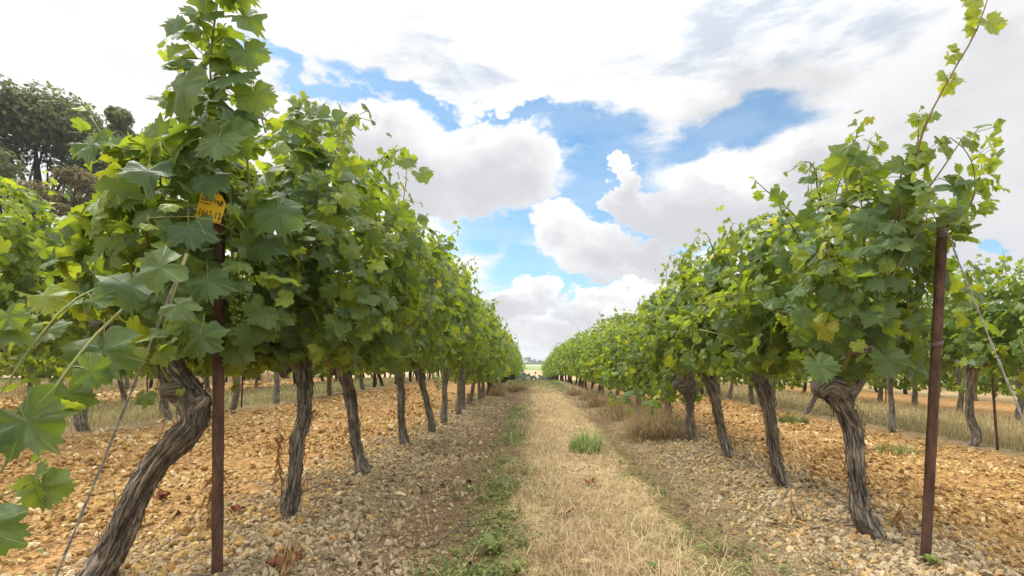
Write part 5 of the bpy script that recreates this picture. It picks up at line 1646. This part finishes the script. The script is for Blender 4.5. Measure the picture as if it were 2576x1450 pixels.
def tree(x, y, h, spread, label, mat, seed, n, size, trunk_h=.25, r0=.3, clumps=46, group=None, shape=1.0, name='broadleaf_tree', flat=.75):
    rs = np.random.RandomState(seed)
    z = float(gz(x, y))
    o = thing(name, label, 'tree', (x, y, z), group)
    cs, tips = [], []
    for i in range(clumps):
        u = rs.uniform(0, 1)
        zz = trunk_h * h + (h * (1 - trunk_h)) * u
        rad = spread * (math.sin(math.pi * (.12 + .80 * u ** 1.1)) ** .7) * shape
        a = rs.uniform(0, 6.283)
        rr = rad * math.sqrt(rs.uniform(.08, 1))
        cs.append((rr * math.cos(a), rr * math.sin(a), zz * .96))
    cs = np.array(cs)
    rad = (spread * rs.uniform(.16, .32, clumps))[:, None] * np.array([1, 1, flat])
    mb = MB()
    leaf_cloud(mb, rs, cs, rad, n, size)
    obj('crown', mb.mesh('crown', [M[mat]], (0, 0, 0), False), o)
    mb = MB()
    P = np.array([[0, 0, -.2], [.05 * h * .1, 0, h * .15], [-.02 * h, .01 * h, h * .35], [.02 * h, 0, h * .6], [0, 0, h * .85]])
    V, T, bc = trunk_block(rs, P, np.array([1.25, 1, .85, .5, .12]) * r0, 12, 26, .8, False)
    mb.add(V, T, 0, bc=bc)
    for c in cs[rs.choice(clumps, min(clumps, 26), False)]:
        b = np.array([0, 0, max(h * .12, c[2] * rs.uniform(.35, .7))])
        m_ = b * .45 + c * .55 + np.array([0, 0, .04 * h]) + rs.normal(0, .02 * h, 3)
        V, T = tube(catmull([b, m_, c], 8), np.linspace(r0 * .32, r0 * .05, 8), 5, False)
        mb.add(V, T, 0, bc=V * .3)
    obj('trunk', mb.mesh('trunk', [M['tree_bark']]), o)
    return o
tree(-28.2, 27, 15.8, 5.8, 'tall dark oak at the far left, its crown against the white sky', 'oak', 5, 44000, .26, .12, .30, 80)
tree(-23.7, 27.5, 15.2, 2.2, 'slimmer dark tree standing right of the tall oak, behind the tagged vine', 'oak', 6, 16000, .22, .25, .22, 34)
tree(-21.6, 22.5, 9.8, 2.5, 'rounded olive-brown tree in front of the tall oak', 'brown_tree', 8, 30000, .15, .12, .2, 52)
tree(-37, 30, 12.5, 4.2, 'dark tree at the left edge beside the tall oak', 'oak', 9, 22000, .26, .15, .3, 44)
tree(-19.0, 27, 7.2, 2.5, 'low dark tree behind the left vines, right of the olive-brown tree', 'oak', 10, 14000, .22, .1, .18, 36)
# valley hedge and skyline trees
r = random.Random(4)
for i, (u, d, h, s) in enumerate([(1298, 92, 3.4, 2.0), (1308, 95, 3.5, 1.6), (1317, 98, 2.6, .9), (1284, 88, 3.6, 2.2), (1329, 104, 2.9, .4), (1338, 104, 2.2, .4), (1347, 108, 3.2, .5), (1360, 106, 2.6, 1.0), (1376, 104, 3.0, 1.6)]):
    tree((u - U0) / F * d, d, h, s, ['round bushy tree in the valley hedge, at the end of the path', 'narrow young tree in the valley hedge, before the wheat field'][s < 1], 'far_tree', 30 + i, 1500, .42, .1, .1, 14, 'trees of the valley hedge', 1.0, 'hedge_tree')
for i, (u, d, h, s) in enumerate([(1304, 445, 3, 3), (1314, 440, 4, 1.2), (1328, 430, 7.2, 3.2), (1344, 436, 4.6, 3.0), (1358, 440, 4.2, 2.6), (1374, 436, 4.6, 2.8), (1290, 440, 5, 3), (1395, 438, 5, 3), (1416, 440, 4.4, 3)]):
    tree((u - U0) / F * d, d, h, s, 'tiny skyline tree on the far ridge, beyond the green field' if i != 2 else 'tallest skyline tree on the far ridge, beyond the green field', 'far_tree', 50 + i, 700, 1.3, .12, .3, 12, 'trees along the far ridge', 1.0, 'skyline_tree')
rs_ = np.random.RandomState(9)
mb = MB()
cx = np.linspace(-60, 60, 90)
leaf_cloud(mb, rs_, np.stack([cx, 448 + rs_.normal(0, 4, 90), gz(cx, cx * 0 + 448) + .6], -1), np.tile(np.array([[2.2, 2.0, 1.0]]), (90, 1)) * rs_.uniform(.7, 1.3, (90, 1)), 9000, 1.1)
o = obj('treeline', mb.mesh('treeline', [M['far_tree']], (0, 0, 0), False))
tag(o, 'low continuous hedge of distant woods along the far ridge', 'woods', None, 'stuff')

# ------------------------------------------------------------------ haze over the far valley
def build_haze():
    m = bpy.data.materials.new('haze')
    m.use_nodes = True
    g = NT(m.node_tree)
    out = g.new('ShaderNodeOutputMaterial')
    v = g.new('ShaderNodeVolumePrincipled')
    v.inputs['Color'].default_value = (.93, .95, 1, 1)
    v.inputs['Density'].default_value = .0008
    g.t.links.new(v.outputs[0], out.inputs['Volume'])
    x0, x1, y0, y1, z0, z1 = -700, 700, -20, 960, -8, 18
    V = [(x, y, z) for z in (z0, z1) for y in (y0, y1) for x in (x0, x1)]
    Fc = [(0, 2, 3, 1), (4, 5, 7, 6), (0, 1, 5, 4), (2, 6, 7, 3), (0, 4, 6, 2), (1, 3, 7, 5)]
    me = bpy.data.meshes.new('haze')
    me.from_pydata(V, [], Fc)
    me.materials.append(m)
    o = obj('haze', me)
    tag(o, 'thin bright summer haze over the far fields', 'haze', None, 'stuff')
build_haze()
